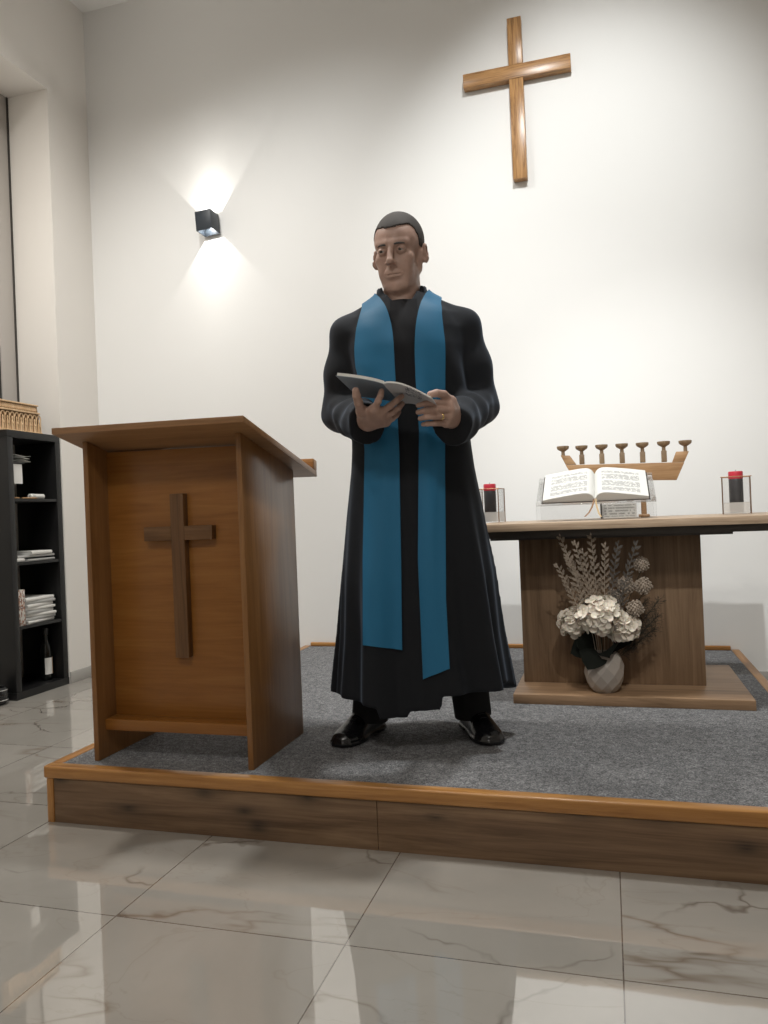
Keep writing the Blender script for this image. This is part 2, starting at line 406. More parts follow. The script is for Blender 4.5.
# window frame at the back of the recess: a grey post beside the reveal, dark panes next to it
grey = wall_mat('grey_window_post', (.48, .45, .42))
bm = BM(); box(bm, -1.775, -1.660, 1.69, 1.812, 0.0, OZ, .002)
wf = obj('window_1', bm, grey); wf['kind'] = 'structure'
bm = BM(); box(bm, -1.774, -1.665, 1.40, 1.688, 1.48, 2.02, .004); o = obj('window_pane', bm, plain('dark_window_pane', (.006, .008, .010), .12), wf)
bm = BM(); box(bm, -1.6598, -1.654, 1.803, 1.8145, 1.48, OZ, 0); o = obj('joint_strip', bm, plain('dark_joint', (.05, .045, .04), .8), wf)
# skirtings
bm = BM(); box(bm, XL, XL+.010, OY1, YW, 0, .068, .001); box(bm, XL, XL+.010, YF, OY0, 0, .068, .001); struct('baseboard_left', bm, M['tile'])
bm = BM(); box(bm, XL+.010, -.002, YW-.010, YW, 0, .068, .001); box(bm, 2.352, XR, YW-.010, YW, 0, .068, .001); struct('baseboard_back', bm, M['tile'])

# wall socket right of the table
o = empty('wall_socket', (2.527, YW, .352), 0, 'white wall socket on the back wall right of the table', 'socket')
bm = BM(); box(bm, -.04, .04, -.010, -.0005, -.04, .04, .004); obj('cover_plate', bm, M['plastic_white'], o)
bm = BM(); lathe(bm, [(.021, 0), (.021, .002), (.018, .002), (.017, -.006), (.0, -.006)], 24, cap=False)
bmesh.ops.rotate(bm, verts=bm.verts, cent=(0, 0, 0), matrix=Matrix.Rotation(PI/2, 3, 'X')); bmesh.ops.translate(bm, verts=bm.verts, vec=(0, -.010, 0)); obj('outlet', bm, M['plastic_white'], o)

# ------------------------------------------------------------------ dais
PW = 2.345
d = empty('dais', (0, 0, 0), 0, 'low oak-edged dais covered in grey carpet across the front of the room', 'platform')
bm = BM(); box(bm, .030, PW-.030, .030, YW-.004, .02, H, 0); obj('carpet', bm, M['carpet'], d)
def rounded(bm, x0, x1, y0, y1, z0, z1): box(bm, x0, x1, y0, y1, z0, z1, .006, 3)
bm = BM(); rounded(bm, -.006, PW+.006, -.007, .034, H-.036, H+.003); obj('edge_trim', bm, M['trim'], d)
bm = BM(); rounded(bm, -.006, .034, .036, YW-.004, H-.036, H+.003); obj('edge_trim', bm, M['trimY'], d)
bm = BM(); rounded(bm, PW-.034, PW+.006, .036, YW-.004, H-.036, H+.003); obj('edge_trim', bm, M['trimY'], d)
bm = BM(); rounded(bm, .036, PW-.036, YW-.024, YW-.004, H-.002, H+.022); obj('back_trim', bm, M['trim'], d)
bm = BM(); box(bm, .002, .026, -.003, .022, .0, H-.037, .002); obj('corner_trim', bm, M['trimZ'], d)
bm = BM(); box(bm, .027, 1.094, .0, .018, .0, H-.037, .001); obj('riser_board', bm, M['riser'], d)
bm = BM(); box(bm, 1.0955, PW, .0, .018, .0, H-.037, .001); obj('riser_board', bm, M['riser'], d)
bm = BM(); box(bm, .002, .020, .024, YW-.004, .0, H-.037, .001); obj('side_board', bm, M['riser'], d)
bm = BM(); box(bm, PW-.02, PW-.002, .024, YW-.004, .0, H-.037, .001); obj('side_board', bm, M['riser'], d)

# ------------------------------------------------------------------ lectern (front towards the hall, top sloping down to the speaker)
LX0, LX1, LY0, LY1 = .126, .688, .073, .466
l = empty('lectern', (LX0, LY0, H+.0005), 0, 'beech veneer lectern with sloping top and brown cross on its front', 'lectern')
lw, ld = LX1-LX0, LY1-LY0
def ztop(y): return 1.193-H-(y)*(1.193-1.098)/ld       # underside of the sloping top, lectern coordinates
for x0 in (0, lw-.018):
    e_ = .0085 if x0 == 0 else 0
    bm = BM(); prism(bm, [(0, 0), (ld, 0), (ld, ztop(ld)+e_), (0, ztop(0)+e_)], x0, x0+.018, 'YZ', .0012); obj('side_panel', bm, M['beechZ'], l)
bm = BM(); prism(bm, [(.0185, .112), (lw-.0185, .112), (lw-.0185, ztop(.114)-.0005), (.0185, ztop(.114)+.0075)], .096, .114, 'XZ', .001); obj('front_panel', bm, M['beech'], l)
bm = BM(); box(bm, .0185, lw-.0185, .036, .0955, .090, .125, .0015); obj('bottom_rail', bm, M['beech'], l)
bm = BM(); box(bm, .0185, lw-.0185, .1145, ld-.03, .60, .618, .001); obj('inner_shelf', bm, M['beech'], l)
def ttop(y): return ztop(0)+.001-(y)*(1.193-1.098)/ld
ya, yb = -.078, .492
bm = BM(); E_ = .0095; hexa(bm, [(-.052, ya, ttop(ya)+E_), (lw+.050, ya, ttop(ya)), (lw+.050, yb, ttop(yb)), (-.052, yb, ttop(yb)+E_),
                     (-.052, ya, ttop(ya)+.020+E_), (lw+.050, ya, ttop(ya)+.020), (lw+.050, yb, ttop(yb)+.020), (-.052, yb, ttop(yb)+.020+E_)], .0015)
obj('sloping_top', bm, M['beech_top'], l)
bm = BM(); y2 = yb-.032; hexa(bm, [(-.052, y2, ttop(y2)+.0203+E_), (lw+.050, y2, ttop(y2)+.0203), (lw+.050, yb+.002, ttop(yb+.002)+.0203), (-.052, yb+.002, ttop(yb+.002)+.0203+E_),
                     (-.052, y2+.004, ttop(y2)+.058+E_), (lw+.050, y2+.004, ttop(y2)+.058), (lw+.050, yb+.006, ttop(yb)+.058), (-.052, yb+.006, ttop(yb)+.058+E_)], .004, 3)
obj('book_ledge', bm, M['trim'], l)
c = obj('front_cross', BM(), M['walnut'], l)
bm = BM(); cx = .418-LX0; box(bm, cx-.0240, cx+.0240, .068, .0955, .497-H, 1.022-H, .0015); tmp = obj('tmp', bm, M['walnut'])
c.data = tmp.data; bpy.data.objects.remove(tmp)
bm = BM(); box(bm, cx-.123, cx-.0243, .068, .0955, .873-H, .918-H, .0015); box(bm, cx+.0243, cx+.123, .068, .0955, .873-H, .918-H, .0015); o = obj('cross_arms', bm, M['walnutX'], c)
c['label'] = 'brown stained cross'

# ------------------------------------------------------------------ wall cross
w = empty('wall_cross', (1.362, YW, 2.700), 0, 'large oak wooden cross hanging high on the back wall', 'cross')
bm = BM(); box(bm, -.037, .037, -.052, -.004, 0, .5375, .002); box(bm, -.037, .037, -.052, -.004, .6135, .866, .002); obj('upright', bm, M['oakZ'], w)
bm = BM(); box(bm, -.286, .286, -.0535, -.004, .538, .613, .002)
obj('crossbeam', bm, M['oakX'], w)

# ------------------------------------------------------------------ up-and-down wall lamp: an open-ended square tube with a lamp in the middle
s = empty('wall_lamp', (-.502, YW, 2.728), 0, 'small dark cube wall lamp throwing light up and down the wall', 'lamp')
s.rotation_euler = (0, math.radians(-3.5), 0)
t_, hw, hd, hh = .004, .052, .052, .058
yc = -.066
bm = BM()
box(bm, -hw, -hw+t_, yc-hd, yc+hd, -hh, hh, .0008); box(bm, hw-t_, hw, yc-hd, yc+hd, -hh, hh, .0008)
box(bm, -hw+t_, hw-t_, yc-hd, yc-hd+t_, -hh, hh, .0008); box(bm, -hw+t_, hw-t_, yc+hd-t_, yc+hd, -hh, hh, .0008)
obj('housing', bm, M['dark_metal'], s)
bm = BM(); box(bm, -.04, .04, -.0135, -.0005, -.045, .045, .001); obj('mounting_plate', bm, M['dark_metal'], s)
bm = BM(); lathe(bm, [(.020, -.006), (.040, -.006), (.040, .006), (.020, .006), (.020, -.006)], 24, (0, yc, 0), cap=False); obj('light_ring', bm, emit('lamp_glow', (1, .96, .88), 6), s)

# ------------------------------------------------------------------ table
tb = empty('communion_table', (1.732, 1.30, H+.0005), 0, 'brown oak pedestal table with a wide top standing on the dais before the wall', 'table')
bm = BM(); box(bm, -.372, .490, -.335, .30, 0, .036, .0015)
bmesh.ops.translate(bm, verts=bm.verts, vec=(0, 0, 0)); obj('base_plate', bm, M['table_base'], tb)
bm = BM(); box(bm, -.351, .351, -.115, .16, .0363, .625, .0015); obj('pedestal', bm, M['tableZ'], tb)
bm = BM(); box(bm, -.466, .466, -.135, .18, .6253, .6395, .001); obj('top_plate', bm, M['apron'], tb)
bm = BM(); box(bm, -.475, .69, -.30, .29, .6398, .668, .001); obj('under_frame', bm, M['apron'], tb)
bm = BM(); box(bm, -.50, .715, -.36, .33, .6683, .6975, .0015); obj('table_top', bm, M['tableX'], tb)
TT = H+.0005+.6975
# ------------------------------------------------------------------ the man (built in his own frame: -y faces the hall, z = 0 on the carpet)
M['skin'] = skin_mat()
M['robe'] = fabric('black_cassock_cloth', (.0068, .0080, .0108), .85, .13, 700, .2, (.6, .75, 1))
M['shirt'] = fabric('black_knit_shirt', (.007, .007, .009), .9, .05, 300, .3)
M['stole'] = fabric('teal_blue_stole_cloth', (.015, .130, .255), .6, .15, 900, .12, (.5, .8, 1))
M['hair'] = fabric('short_grey_brown_hair', (.050, .044, .041), .8, .0, 420, .75)
M['shoe'] = plain('black_shoe_leather', (.006, .006, .007), .22)
M['trouser'] = fabric('black_trouser_cloth', (.008, .008, .009), .9)
PO, PR = (1.11, .47, H), .24816
man = empty('person', (PO[0], PO[1], H), PR, 'man in black cassock and blue stole standing on the dais reading from an open booklet', 'person')

def ar(a, b, s): return np.arange(a, b+s*.5, s)
def zs(*segs):
    out = []
    for a, b, s in segs: out += list(np.arange(a, b-1e-9, s))
    return np.array(out+[segs[-1][1]])
def smst(x, a, b):
    t = np.clip((x-a)/(b-a), 0, 1); return t*t*(3-2*t)

# ---- pose: joints
SHR, ELR, WRR = (-.192, .01, 1.364), (-.226, .045, 1.108), (-.122, -.235, 1.044)      # his right arm (left in the picture)
SHL, ELL, WRL = (.197, .01, 1.372), (.242, .045, 1.112), (.143, -.238, 1.033)
HC = (-.007, -.014, 1.621); HY = math.radians(-17); HP = math.radians(12); HS = 1.0                               # head centre, turned to his right

# ---- body (one continuous skin)
B = Field(ar(-.30, .30, .003), ar(-.45, .17, .003), zs((.03, .95, .012), (.95, 1.15, .003), (1.15, 1.40, .008), (1.40, 1.80, .0028)))
B.ell((.005, .02, 1.22), (.145, .09, .22), .03); B.ell((.01, .02, .98), (.14, .095, .16), .05)
for sx, hip, knee, ank in ((-1, (-.085, .02, .88), (-.12, .03, .48), (-.165, .065, .105)), (1, (.10, .02, .88), (.14, .03, .48), (.18, .062, .105))):
    B.chain([hip, knee, ank], [.085, .055, .040], .03)
B.chain([(-.02, .03, 1.36), SHR, ELR, WRR], [.06, .055, .042, .029], .03); B.chain([(.02, .03, 1.36), SHL, ELL, WRL], [.06, .055, .042, .029], .03)
B.cap((.002, .035, 1.36), (-.004, .015, 1.56), .066, .062, .03)                          # neck
B.cap((-.030, -.022, 1.50), (-.012, -.030, 1.43), .022, .02, .03); B.cap((.022, -.022, 1.50), (.004, -.030, 1.43), .022, .02, .03)
ch_, sh_ = math.cos(HY), math.sin(HY)
HM = np.array([[ch_, -sh_, 0], [sh_, ch_, 0], [0, 0, 1]])@np.array([[1, 0, 0], [0, math.cos(HP), -math.sin(HP)], [0, math.sin(HP), math.cos(HP)]])
def hp(p): return tuple(np.array(HC)+HM@(np.array(p, float)*HS))
def he(c, r, k=.012, mode='add', rot=None):
    Mx = HM if rot is None else HM@np.array(rot)
    B.ell(hp(c), np.array(r)*HS, k, mode, Mx)
def hcap(a, b, ra, rb, k=.008, mode='add'): B.cap(hp(a), hp(b), ra*HS, rb*HS, k, mode)
def rotx(a): return np.array([[1, 0, 0], [0, math.cos(a), -math.sin(a)], [0, math.sin(a), math.cos(a)]])
def roty(a): return np.array([[math.cos(a), 0, math.sin(a)], [0, 1, 0], [-math.sin(a), 0, math.cos(a)]])
def rotz(a): return np.array([[math.cos(a), -math.sin(a), 0], [math.sin(a), math.cos(a), 0], [0, 0, 1]])
he((0, .018, .045), (.0785, .098, .087), .02)                         # skull
he((0, -.035, .035), (.068, .058, .062), .02)                         # forehead
he((0, -.030, -.050), (.062, .062, .078), .02)                        # lower face
for s in (-1, 1):
    hcap((s*.053, .008, -.052), (s*.028, -.066, -.104), .014, .015, .02)   # jaw line
    he((s*.043, -.060, -.020), (.023, .022, .022), .018)              # cheekbone
    he((s*.034, -.064, -.060), (.022, .020, .030), .018)              # cheek
he((0, -.075, -.108), (.024, .018, .020), .014)                       # chin
for s in (-1, 1): hcap((s*.012, -.0885, .027), (s*.048, -.074, .027), .0095, .007, .014)      # brow ridge
for s in (-1, 1): he((s*.032, -.101, .006), (.017, .015, .0125), .009, 'sub')               # eye socket
hcap((0, -.088, .024), (0, -.112, -.028), .0085, .0115, .008)         # nose bridge
he((0, -.1145, -.031), (.0115, .0105, .0095), .005)                   # nose tip
for s in (-1, 1): he((s*.0125, -.102, -.035), (.0085, .011, .0075), .004)                   # nostril wings
for s in (-1, 1): he((s*.0065, -.109, -.0415), (.0035, .0045, .003), .002, 'sub')
for s in (-1, 1): hcap((s*.018, -.098, -.034), (s*.034, -.080, -.070), .0045, .0025, .006, 'sub')   # fold beside the mouth
he((0, -.086, -.066), (.028, .014, .020), .010)                       # muzzle
hcap((-.020, -.0885, -.0690), (0, -.0965, -.0660), .0030, .0046, .004); hcap((.020, -.0885, -.0690), (0, -.0965, -.0660), .0030, .0046, .004)
hcap((-.015, -.0900, -.0765), (.015, -.0900, -.0765), .0042, .0042, .005); he((0, -.0945, -.0765), (.011, .005, .0045), .005)
hcap((-.025, -.0900, -.0698), (0, -.1005, -.0718), .0018, .0020, .002, 'sub'); hcap((.025, -.0900, -.0698), (0, -.1005, -.0718), .0018, .0020, .002, 'sub')
hcap((-.014, -.0925, -.0890), (.014, -.0925, -.0890), .004, .004, .006, 'sub')
for s in (-1, 1):                                                     # lids: a skin shell over the eyeball with a narrow opening
    he((s*.032, -.0825, .0045), (.0158, .0138, .0132), .003)
    he((s*.0325, -.0985, .0035), (.0125, .0125, .0025), .0012, 'sub', roty(s*.14))
for s in (-1, 1): hcap((s*.056, .006, -.050), (s*.070, .012, -.004), .013, .013, .016)      # back of the jaw up to the ear
for s in (-1, 1):                                                     # ears
    R_ = rotz(s*.62)@rotx(-.15)
    he((s*.0855, .016, -.006), (.0105, .022, .033), .004, 'add', R_)
    he((s*.0935, .009, -.002), (.0075, .012, .020), .003, 'sub', R_)
    he((s*.083, .006, -.028), (.008, .009, .010), .004, 'add', R_)
# hands
def finger(pts, r0, k0=.005):
    n = len(pts); rs = [r0*(1-.26*i/(n-1)) for i in range(n)]
    F2 = pts
    for i in range(n-1): B.cap(F2[i], F2[i+1], rs[i], rs[i+1], k0 if i == 0 else .003)
# his right hand: palm up under the booklet, fingers towards its spine, thumb on the hall side
for a, b, ra, rb in ((WRR, (-.098, -.338, 1.061), .027, .018), (WRR, (-.080, -.322, 1.053), .026, .019), (WRR, (-.070, -.300, 1.043), .026, .0185), (WRR, (-.068, -.278, 1.033), .026, .0175)):
    B.cap(a, b, ra, rb, .014)
RF = [[(-.098, -.340, 1.062), (-.084, -.368, 1.081), (-.076, -.379, 1.096), (-.0725, -.382, 1.108)],
      [(-.080, -.324, 1.054), (-.052, -.346, 1.068), (-.030, -.346, 1.084), (-.016, -.339, 1.0965)],
      [(-.070, -.302, 1.044), (-.044, -.319, 1.054), (-.026, -.315, 1.067), (-.015, -.306, 1.080)],
      [(-.068, -.279, 1.033), (-.047, -.291, 1.039), (-.034, -.287, 1.049), (-.026, -.279, 1.060)]]
for pts, r0 in zip(RF, (.0108, .0112, .0108, .0098)): finger(pts, r0, .008)
B.cap((-.130, -.262, 1.048), (-.135, -.322, 1.062), .024, .018, .014)
finger([(-.136, -.322, 1.058), (-.141, -.358, 1.080), (-.145, -.376, 1.098), (-.1465, -.384, 1.112)], .0145, .008)
# his left hand: fist around the right edge, fingers wrapped under with their backs to the hall
for b, rb in (((.120, -.335, 1.068), .0155), ((.124, -.336, 1.050), .0155), ((.120, -.332, 1.032), .015), ((.110, -.326, 1.014), .014)):
    B.cap(WRL, b, .027, rb, .012)
LF = [[(.120, -.336, 1.069), (.080, -.366, 1.070), (.050, -.366, 1.068), (.031, -.352, 1.066)],
      [(.124, -.338, 1.050), (.082, -.372, 1.050), (.050, -.370, 1.048), (.030, -.355, 1.046)],
      [(.120, -.334, 1.031), (.081, -.367, 1.030), (.052, -.365, 1.029), (.035, -.350, 1.028)],
      [(.110, -.328, 1.013), (.077, -.352, 1.012), (.054, -.350, 1.012), (.043, -.337, 1.012)]]
for pts, r0 in zip(LF, (.0105, .0108, .0104, .0092)): finger(pts, r0, .004)
B.cap((.140, -.265, 1.045), (.128, -.318, 1.078), .022, .017, .012)
finger([(.128, -.318, 1.078), (.106, -.352, 1.094), (.084, -.372, 1.096), (.066, -.378, 1.092)], .0135, .008)
V, Fq = B.mesh(); body = np_obj('body', V, Fq, M['skin'], man, 1)
del B

# nails
def nail(tip, prev, up, name='fingernail'): pass

# eyes, brows
eyes_w = plain('eye_white', (.36, .33, .31), .25); iris = plain('dark_iris', (.03, .025, .02), .2)
for s in (-1, 1):
    bm = BM(); bmesh.ops.create_uvsphere(bm, u_segments=20, v_segments=14, radius=.0118)
    o = obj('eye', bm, eyes_w, man, 1.5); o.location = hp((s*.032, -.0826, .0040)); o.rotation_euler = (HP, 0, HY)
    bm = BM(); lathe(bm, [(0.0001, .0), (.0052, .0), (.0052, .0010), (.0030, .0019), (.0001, .0021)], 16, (0, 0, 0)); bmesh.ops.rotate(bm, verts=bm.verts, cent=(0, 0, 0), matrix=Matrix.Rotation(PI/2, 3, 'X'))
    bmesh.ops.translate(bm, verts=bm.verts, vec=(-.0012, -.0106, 0)); obj('iris', bm, iris, o)
    bm = BM(); pts = [hp((s*(.014+.036*t), -.0985+.016*t*t+.005*t, .0215+.0022*math.sin(PI*min(1, t*1.1)))) for t in [i/8 for i in range(9)]]
    tube(bm, pts, [.0020, .0030, .0034, .0034, .0032, .0028, .0024, .0018, .0008], 8); obj('eyebrow', bm, M['hair'], man)
# hair: cropped cap with a hairline
G = Field(ar(-.12, .11, .0025), ar(-.16, .13, .0025), ar(1.53, 1.80, .0025))
def gell(c, r, k=.02): G.ell(hp(c), np.array(r)*HS, k, 'add', HM)
gell((0, .018, .0455), (.0822, .1020, .0925)); gell((0, -.035, .0365), (.0698, .0602, .0655))
def cut(x, y, z):
    dx, dy, dz = x-HC[0], y-HC[1], z-HC[2]
    u = dx*HM[0][0]+dy*HM[1][0]+dz*HM[2][0]; v = dx*HM[0][1]+dy*HM[1][1]+dz*HM[2][1]; dz = dx*HM[0][2]+dy*HM[1][2]+dz*HM[2][2]
    hl = np.interp(v, [-.12, -.075, -.045, -.020, -.012, .012, .020, .045, .07, .12], [.082, .080, .072, .048, .022, .010, .022, -.02, -.055, -.062])
    hl = hl+.010*smst(np.abs(u), .03, .055)*(v < -.03)-.004*(np.abs(u) < .02)*(v < -.05)
    return (hl-dz)*.8+.0022*np.sin(u*520+9*dz)*np.sin(v*470+1)+.0012*np.sin(u*1100)*np.sin(v*900)+0*z
G.put(cut, (-.12, -.16, 1.53), (.11, .13, 1.80), .004, 'and', 0)
V, Fq = G.mesh(); np_obj('hair', V, Fq, M['hair'], man, 1); del G

# ---- cassock
RX, RY, RZ = ar(-.40, .42, .006), ar(-.36, .34, .006), ar(.08, 1.60, .006)
zk = [.08, .17, .35, .55, .75, .90, 1.02, 1.12, 1.22, 1.30, 1.36, 1.41, 1.45, 1.485, 1.52]
ak = [.293, .286, .264, .250, .224, .203, .192, .190, .193, .198, .196, .172, .110, .078, .072]
bk = [.205, .200, .190, .185, .165, .150, .142, .142, .146, .146, .138, .122, .100, .082, .076]
ck = [.013, .012, .010, .009, .006, .005, .004, .004, .004, .003, .002, .001, .0, -.002, -.003]
yk = [-.005, -.005, -.004, -.002, .0, .002, .004, .004, .005, .008, .013, .018, .022, .022, .020]
def folds(th, z, x, y):
    A = .020*smst(1.02-z, 0, .85)
    f = .55*np.sin(9*th+1.3+.9*np.sin(z*2.1))+.45*np.sin(14*th-.6+1.4*z)+.35*np.sin(5*th+.4)
    w = .0032*smst(z, .95, 1.05)*(1-smst(z, 1.34, 1.42))*np.sin(23*z+5*th)*np.cos(3*th+z*9)
    return A*f+w
def torso(x, y, z):
    a = np.interp(z, zk, ak); b = np.interp(z, zk, bk); cx = np.interp(z, zk, ck); cy = np.interp(z, zk, yk)
    dx, dy = x-cx, y-cy
    p = 2.35
    q = (np.abs(dx/a)**p+np.abs(dy/b)**p)**(1/p)
    th = np.arctan2(dy/b, dx/a)
    # overlapping front: the wearer's left panel lies over the right one, its edge runs down the middle
    edge = .0045*smst(dx+.012-.03*(1.3-z)*.2, -.003, .003)*(dy < 0)
    return np.maximum((q-1)*np.minimum(a, b)*.92-folds(th, z, dx, dy)-edge, z-1.49)
def build_robe(fore):
    R = Field(RX, RY, RZ)
    R.put(torso, (-.40, -.36, .08), (.42, .34, 1.60), 0, 'add', 0)
    for s, S, E, W in ((-1, SHR, ELR, WRR), (1, SHL, ELL, WRL)):
        S = np.array(S); E = np.array(E); W = np.array(W)
        R.cap((s*.085, .02, 1.452), S+np.array([0, 0, .006]), .034, .054, .04)
        R.cap(S, (S+E)/2, .056, .066, .03); R.cap((S+E)/2, E, .066, .066, .03)
        if fore:
            We = W+(E-W)*(.02 if s < 0 else -.14)
            ax = (We-E); L = np.linalg.norm(ax); ax = ax/L
            def fa(x, y, z, E=E, ax=ax, L=L, s=s):
                dx, dy, dz = x-E[0], y-E[1], z-E[2]; t = dx*ax[0]+dy*ax[1]+dz*ax[2]; tt = np.clip(t, 0, L)
                px, py, pz = dx-tt*ax[0], dy-tt*ax[1], dz-tt*ax[2]
                rr = .066-.012*tt/L
                hang = .018*smst(tt/L, .15, 1.)                    # the wide cuff hangs below the wrist
                d = np.sqrt(px*px+py*py+(pz+hang*.6)**2/(1+hang*8)**.5)-rr-hang*.35
                wr = .0045*np.sin(tt*62+np.arctan2(pz, px)*1.0+s)*np.sin(np.pi*np.clip(tt/L, 0, 1))+.003*np.sin(tt*31+7*pz*10)
                return np.maximum(d+wr, t-L)
            R.put(fa, np.minimum(E, We)-.10, np.maximum(E, We)+.10, .022)
        def el(x, y, z, E=E, s=s): return 0
    # upright collar, open at the front
    def collar(x, y, z):
        dx, dy = x+.004, y-.022-(z-1.47)*(-.12)
        q = np.sqrt((dx/.079)**2+(dy/.082)**2); d = np.abs((q-1)*.08)-.0055
        top = 1.512+.012*smst(dy, -.05, .05)
        return np.maximum(np.maximum(d, z-top), np.maximum(1.42-z, -(dy+.052)))
    R.put(collar, (-.10, -.10, 1.42), (.10, .13, 1.54), .008)
    # neck opening
    R.cap((-.004, .015, 1.46), (-.006, .006, 1.60), .072, .072, .006, 'sub')
    R.cap((-.004, -.030, 1.485), (-.004, -.16, 1.475), .045, .030, .012, 'sub')
    def hem(x, y, z):
        h = np.interp(x, [-.30, -.22, -.165, -.135, -.125, -.04, -.030, .066, .074, .30], [.172, .165, .160, .155, .120, .116, .138, .146, .186, .188])
        hb = .15; f = smst(y, -.06, .04)
        return (h*(1-f)+hb*f)-z
    R.put(hem, (-.40, -.36, .08), (.42, .34, .30), .004, 'and', 0)
    R.F[:, :, :1] = np.maximum(R.F[:, :, :1], .01)
    return R.mesh()
V, Fq = build_robe(True); robe = np_obj('cassock', V, Fq, M['robe'], man, 2)
Vt, Ft = build_robe(False); bvh = BVHTree.FromPolygons([Vector(v) for v in Vt], [tuple(int(i) for i in q) for q in Ft])

bvh2 = BVHTree.FromPolygons([v.co.copy() for v in robe.data.vertices], [tuple(p.vertices) for p in robe.data.polygons])
# cuffs: the open ends of the sleeves are turned bands of the same cloth
# shirt collar
bm = BM(); rings = []
for z, k, dy in ((1.425, 1.10, .0), (1.448, 1.03, .0), (1.456, 1.0, 0), (1.458, .96, 0), (1.45, .93, 0)):
    rings.append([bm.verts.new((-.003+.071*k*math.cos(t), .016+.069*k*math.sin(t)-.012*(math.sin(t) < 0)*abs(math.sin(t)), z+.018*max(0, math.sin(t)))) for t in [2*PI*i/40 for i in range(40)]])
for a, b in zip(rings, rings[1:]):
    for i in range(40): bm.faces.new((a[i], a[(i+1) % 40], b[(i+1) % 40], b[i]))
bmesh.ops.holes_fill(bm, edges=[e for e in bm.edges if e.is_boundary and e.verts[0] in rings[0]])
obj('shirt_collar', bm, M['shirt'], man, 1.2)
bm = BM(); rows = []
for z in np.linspace(1.10, 1.45, 22):
    row = []
    for x in np.linspace(-.044, .044, 13):
        h = bvh.ray_cast(Vector((x, -1, min(z, 1.425))), Vector((0, 1, 0)))[0]
        y = (h.y if h else -.08)-.0005
        row.append((x, max(y, -.20) if z < 1.425 else y+(z-1.425)*.6, z))
    rows.append(row)
sheet(bm, rows, .002); obj('shirt_front', bm, M['shirt'], man, 1.2)

# stole: one long band round the neck, both ends hanging down the front
EYE = Vector((0, -2.566, .754))
def onrobe(x, z, yl=-.16, off=.0055):
    P = Vector((x, yl, z)); d = (P-EYE).normalized()
    h = bvh.ray_cast(EYE, d)
    return h[0]-d*off if h[0] else None
def edge_at(tab, z):
    zz = [t[1] for t in tab]; xx = [t[0] for t in tab]
    return float(np.interp(-z, [-v for v in zz], xx))
SLo = [(-.100, 1.455), (-.131, 1.418), (-.155, 1.356), (-.157, 1.245), (-.148, 1.10), (-.140, .960), (-.150, .78), (-.160, .614), (-.171, .342)]
SLi = [(-.060, 1.455), (-.050, 1.42), (-.035, 1.366), (-.035, 1.208), (-.033, 1.08), (-.032, .955), (-.036, .78), (-.040, .609), (-.048, .326)]
SRi = [(.050, 1.455), (.045, 1.42), (.034, 1.36), (.028, 1.305), (.028, 1.205), (.033, 1.016), (.022, .80), (.013, .607), (.014, .239)]
SRo = [(.078, 1.455), (.093, 1.418), (.122, 1.342), (.125, 1.279), (.121, 1.169), (.115, 1.02), (.109, .886), (.096, .478), (.099, .248)]
def panel(O, I, ztop, zbo, zbi, n=70, m=12):
    rows = []
    for i in range(n):
        t = i/(n-1); row = []
        for j in range(m):
            s = j/(m-1); z = ztop+(zbo*(1-s)+zbi*s-ztop)*t
            x = edge_at(O, z)*(1-s)+edge_at(I, z)*s
            p = onrobe(x, z)
            if p is None: p = Vector((x, -.15, z))
            row.append(p)
        rows.append(row)
    # let the cloth hang: smooth its depth down the length and never sink into the robe
    Y = np.array([[p.y for p in r_] for r_ in rows]); Y0 = Y.copy()
    for _ in range(10):
        Y[1:-1] = (Y[:-2]+2*Y[1:-1]+Y[2:])/4; Y[:, 1:-1] = (Y[:, :-2]+2*Y[:, 1:-1]+Y[:, 2:])/4; Y = np.minimum(Y, Y0)
    for i, r_ in enumerate(rows):
        for j, p in enumerate(r_):
            k = (Y[i, j]-EYE.y)/(p.y-EYE.y); q = EYE+(p-EYE)*k
            q.y -= .002*math.sin(j*.9+i*.05)*min(1, i/20); rows[i][j] = q
    return rows
rl = panel(SLo, SLi, 1.425, .345, .326); rr_ = panel(SRo, SRi, 1.425, .262, .232)
rr_ = [row for row in rr_]
mid = []; m = 12
nA = 21
L0, R0 = rl[0], rr_[0]
for i in range(1, nA):
    t = i/nA; ang = math.radians(228-276*t)               # from front-left round the back to front-right
    row = []
    for j in range(m):
        q = j/(m-1)                                        # 0 outer edge, 1 inner edge
        rad = .132*(1-q)+.084*q
        d = Vector((math.cos(ang), math.sin(ang), .75)).normalized()
        T = Vector((-.004+rad*math.cos(ang), .020+rad*math.sin(ang), 1.445*(1-q)+1.508*q))
        h = bvh2.ray_cast(T+d*.30, -d, .36)
        row.append((h[0] if h[0] else T)+d*.008)
    mid.append(row)
rows = rl[::-1]+mid+rr_
# fair the band round the neck, keeping it outside the shoulders and the collar
A = np.array([[tuple(p) for p in r_] for r_ in rows]); n0 = len(rl); lo, hi = n0-14, n0+len(mid)+14
AX = Vector((-.004, .020, 0))
for it in range(6):
    for _ in range(4):
        Bf = A.copy(); Bf[1:-1] = (A[:-2]+2*A[1:-1]+A[2:])/4; Bf[:, 1:-1] = (Bf[:, :-2]+2*Bf[:, 1:-1]+Bf[:, 2:])/4
        A[lo:hi] = Bf[lo:hi]
    for i in range(lo, hi):
        for j in range(m):
            p = Vector(A[i, j]); d = Vector((p.x-AX.x, p.y-AX.y, 0)).normalized(); d = (d+Vector((0, 0, .75))).normalized()
            h = bvh2.ray_cast(p+d*.20, -d, .20-.0075)
            if h[0]: A[i, j] = tuple(h[0]+d*.0085)
    for i in range(lo, hi):
        for j in range(m):
            p = Vector(A[i, j]); loc, nor, _, dist = bvh2.find_nearest(p)
            if dist < .0065 or (p-loc).dot(nor) < 0: A[i, j] = tuple(loc+nor*.0065)
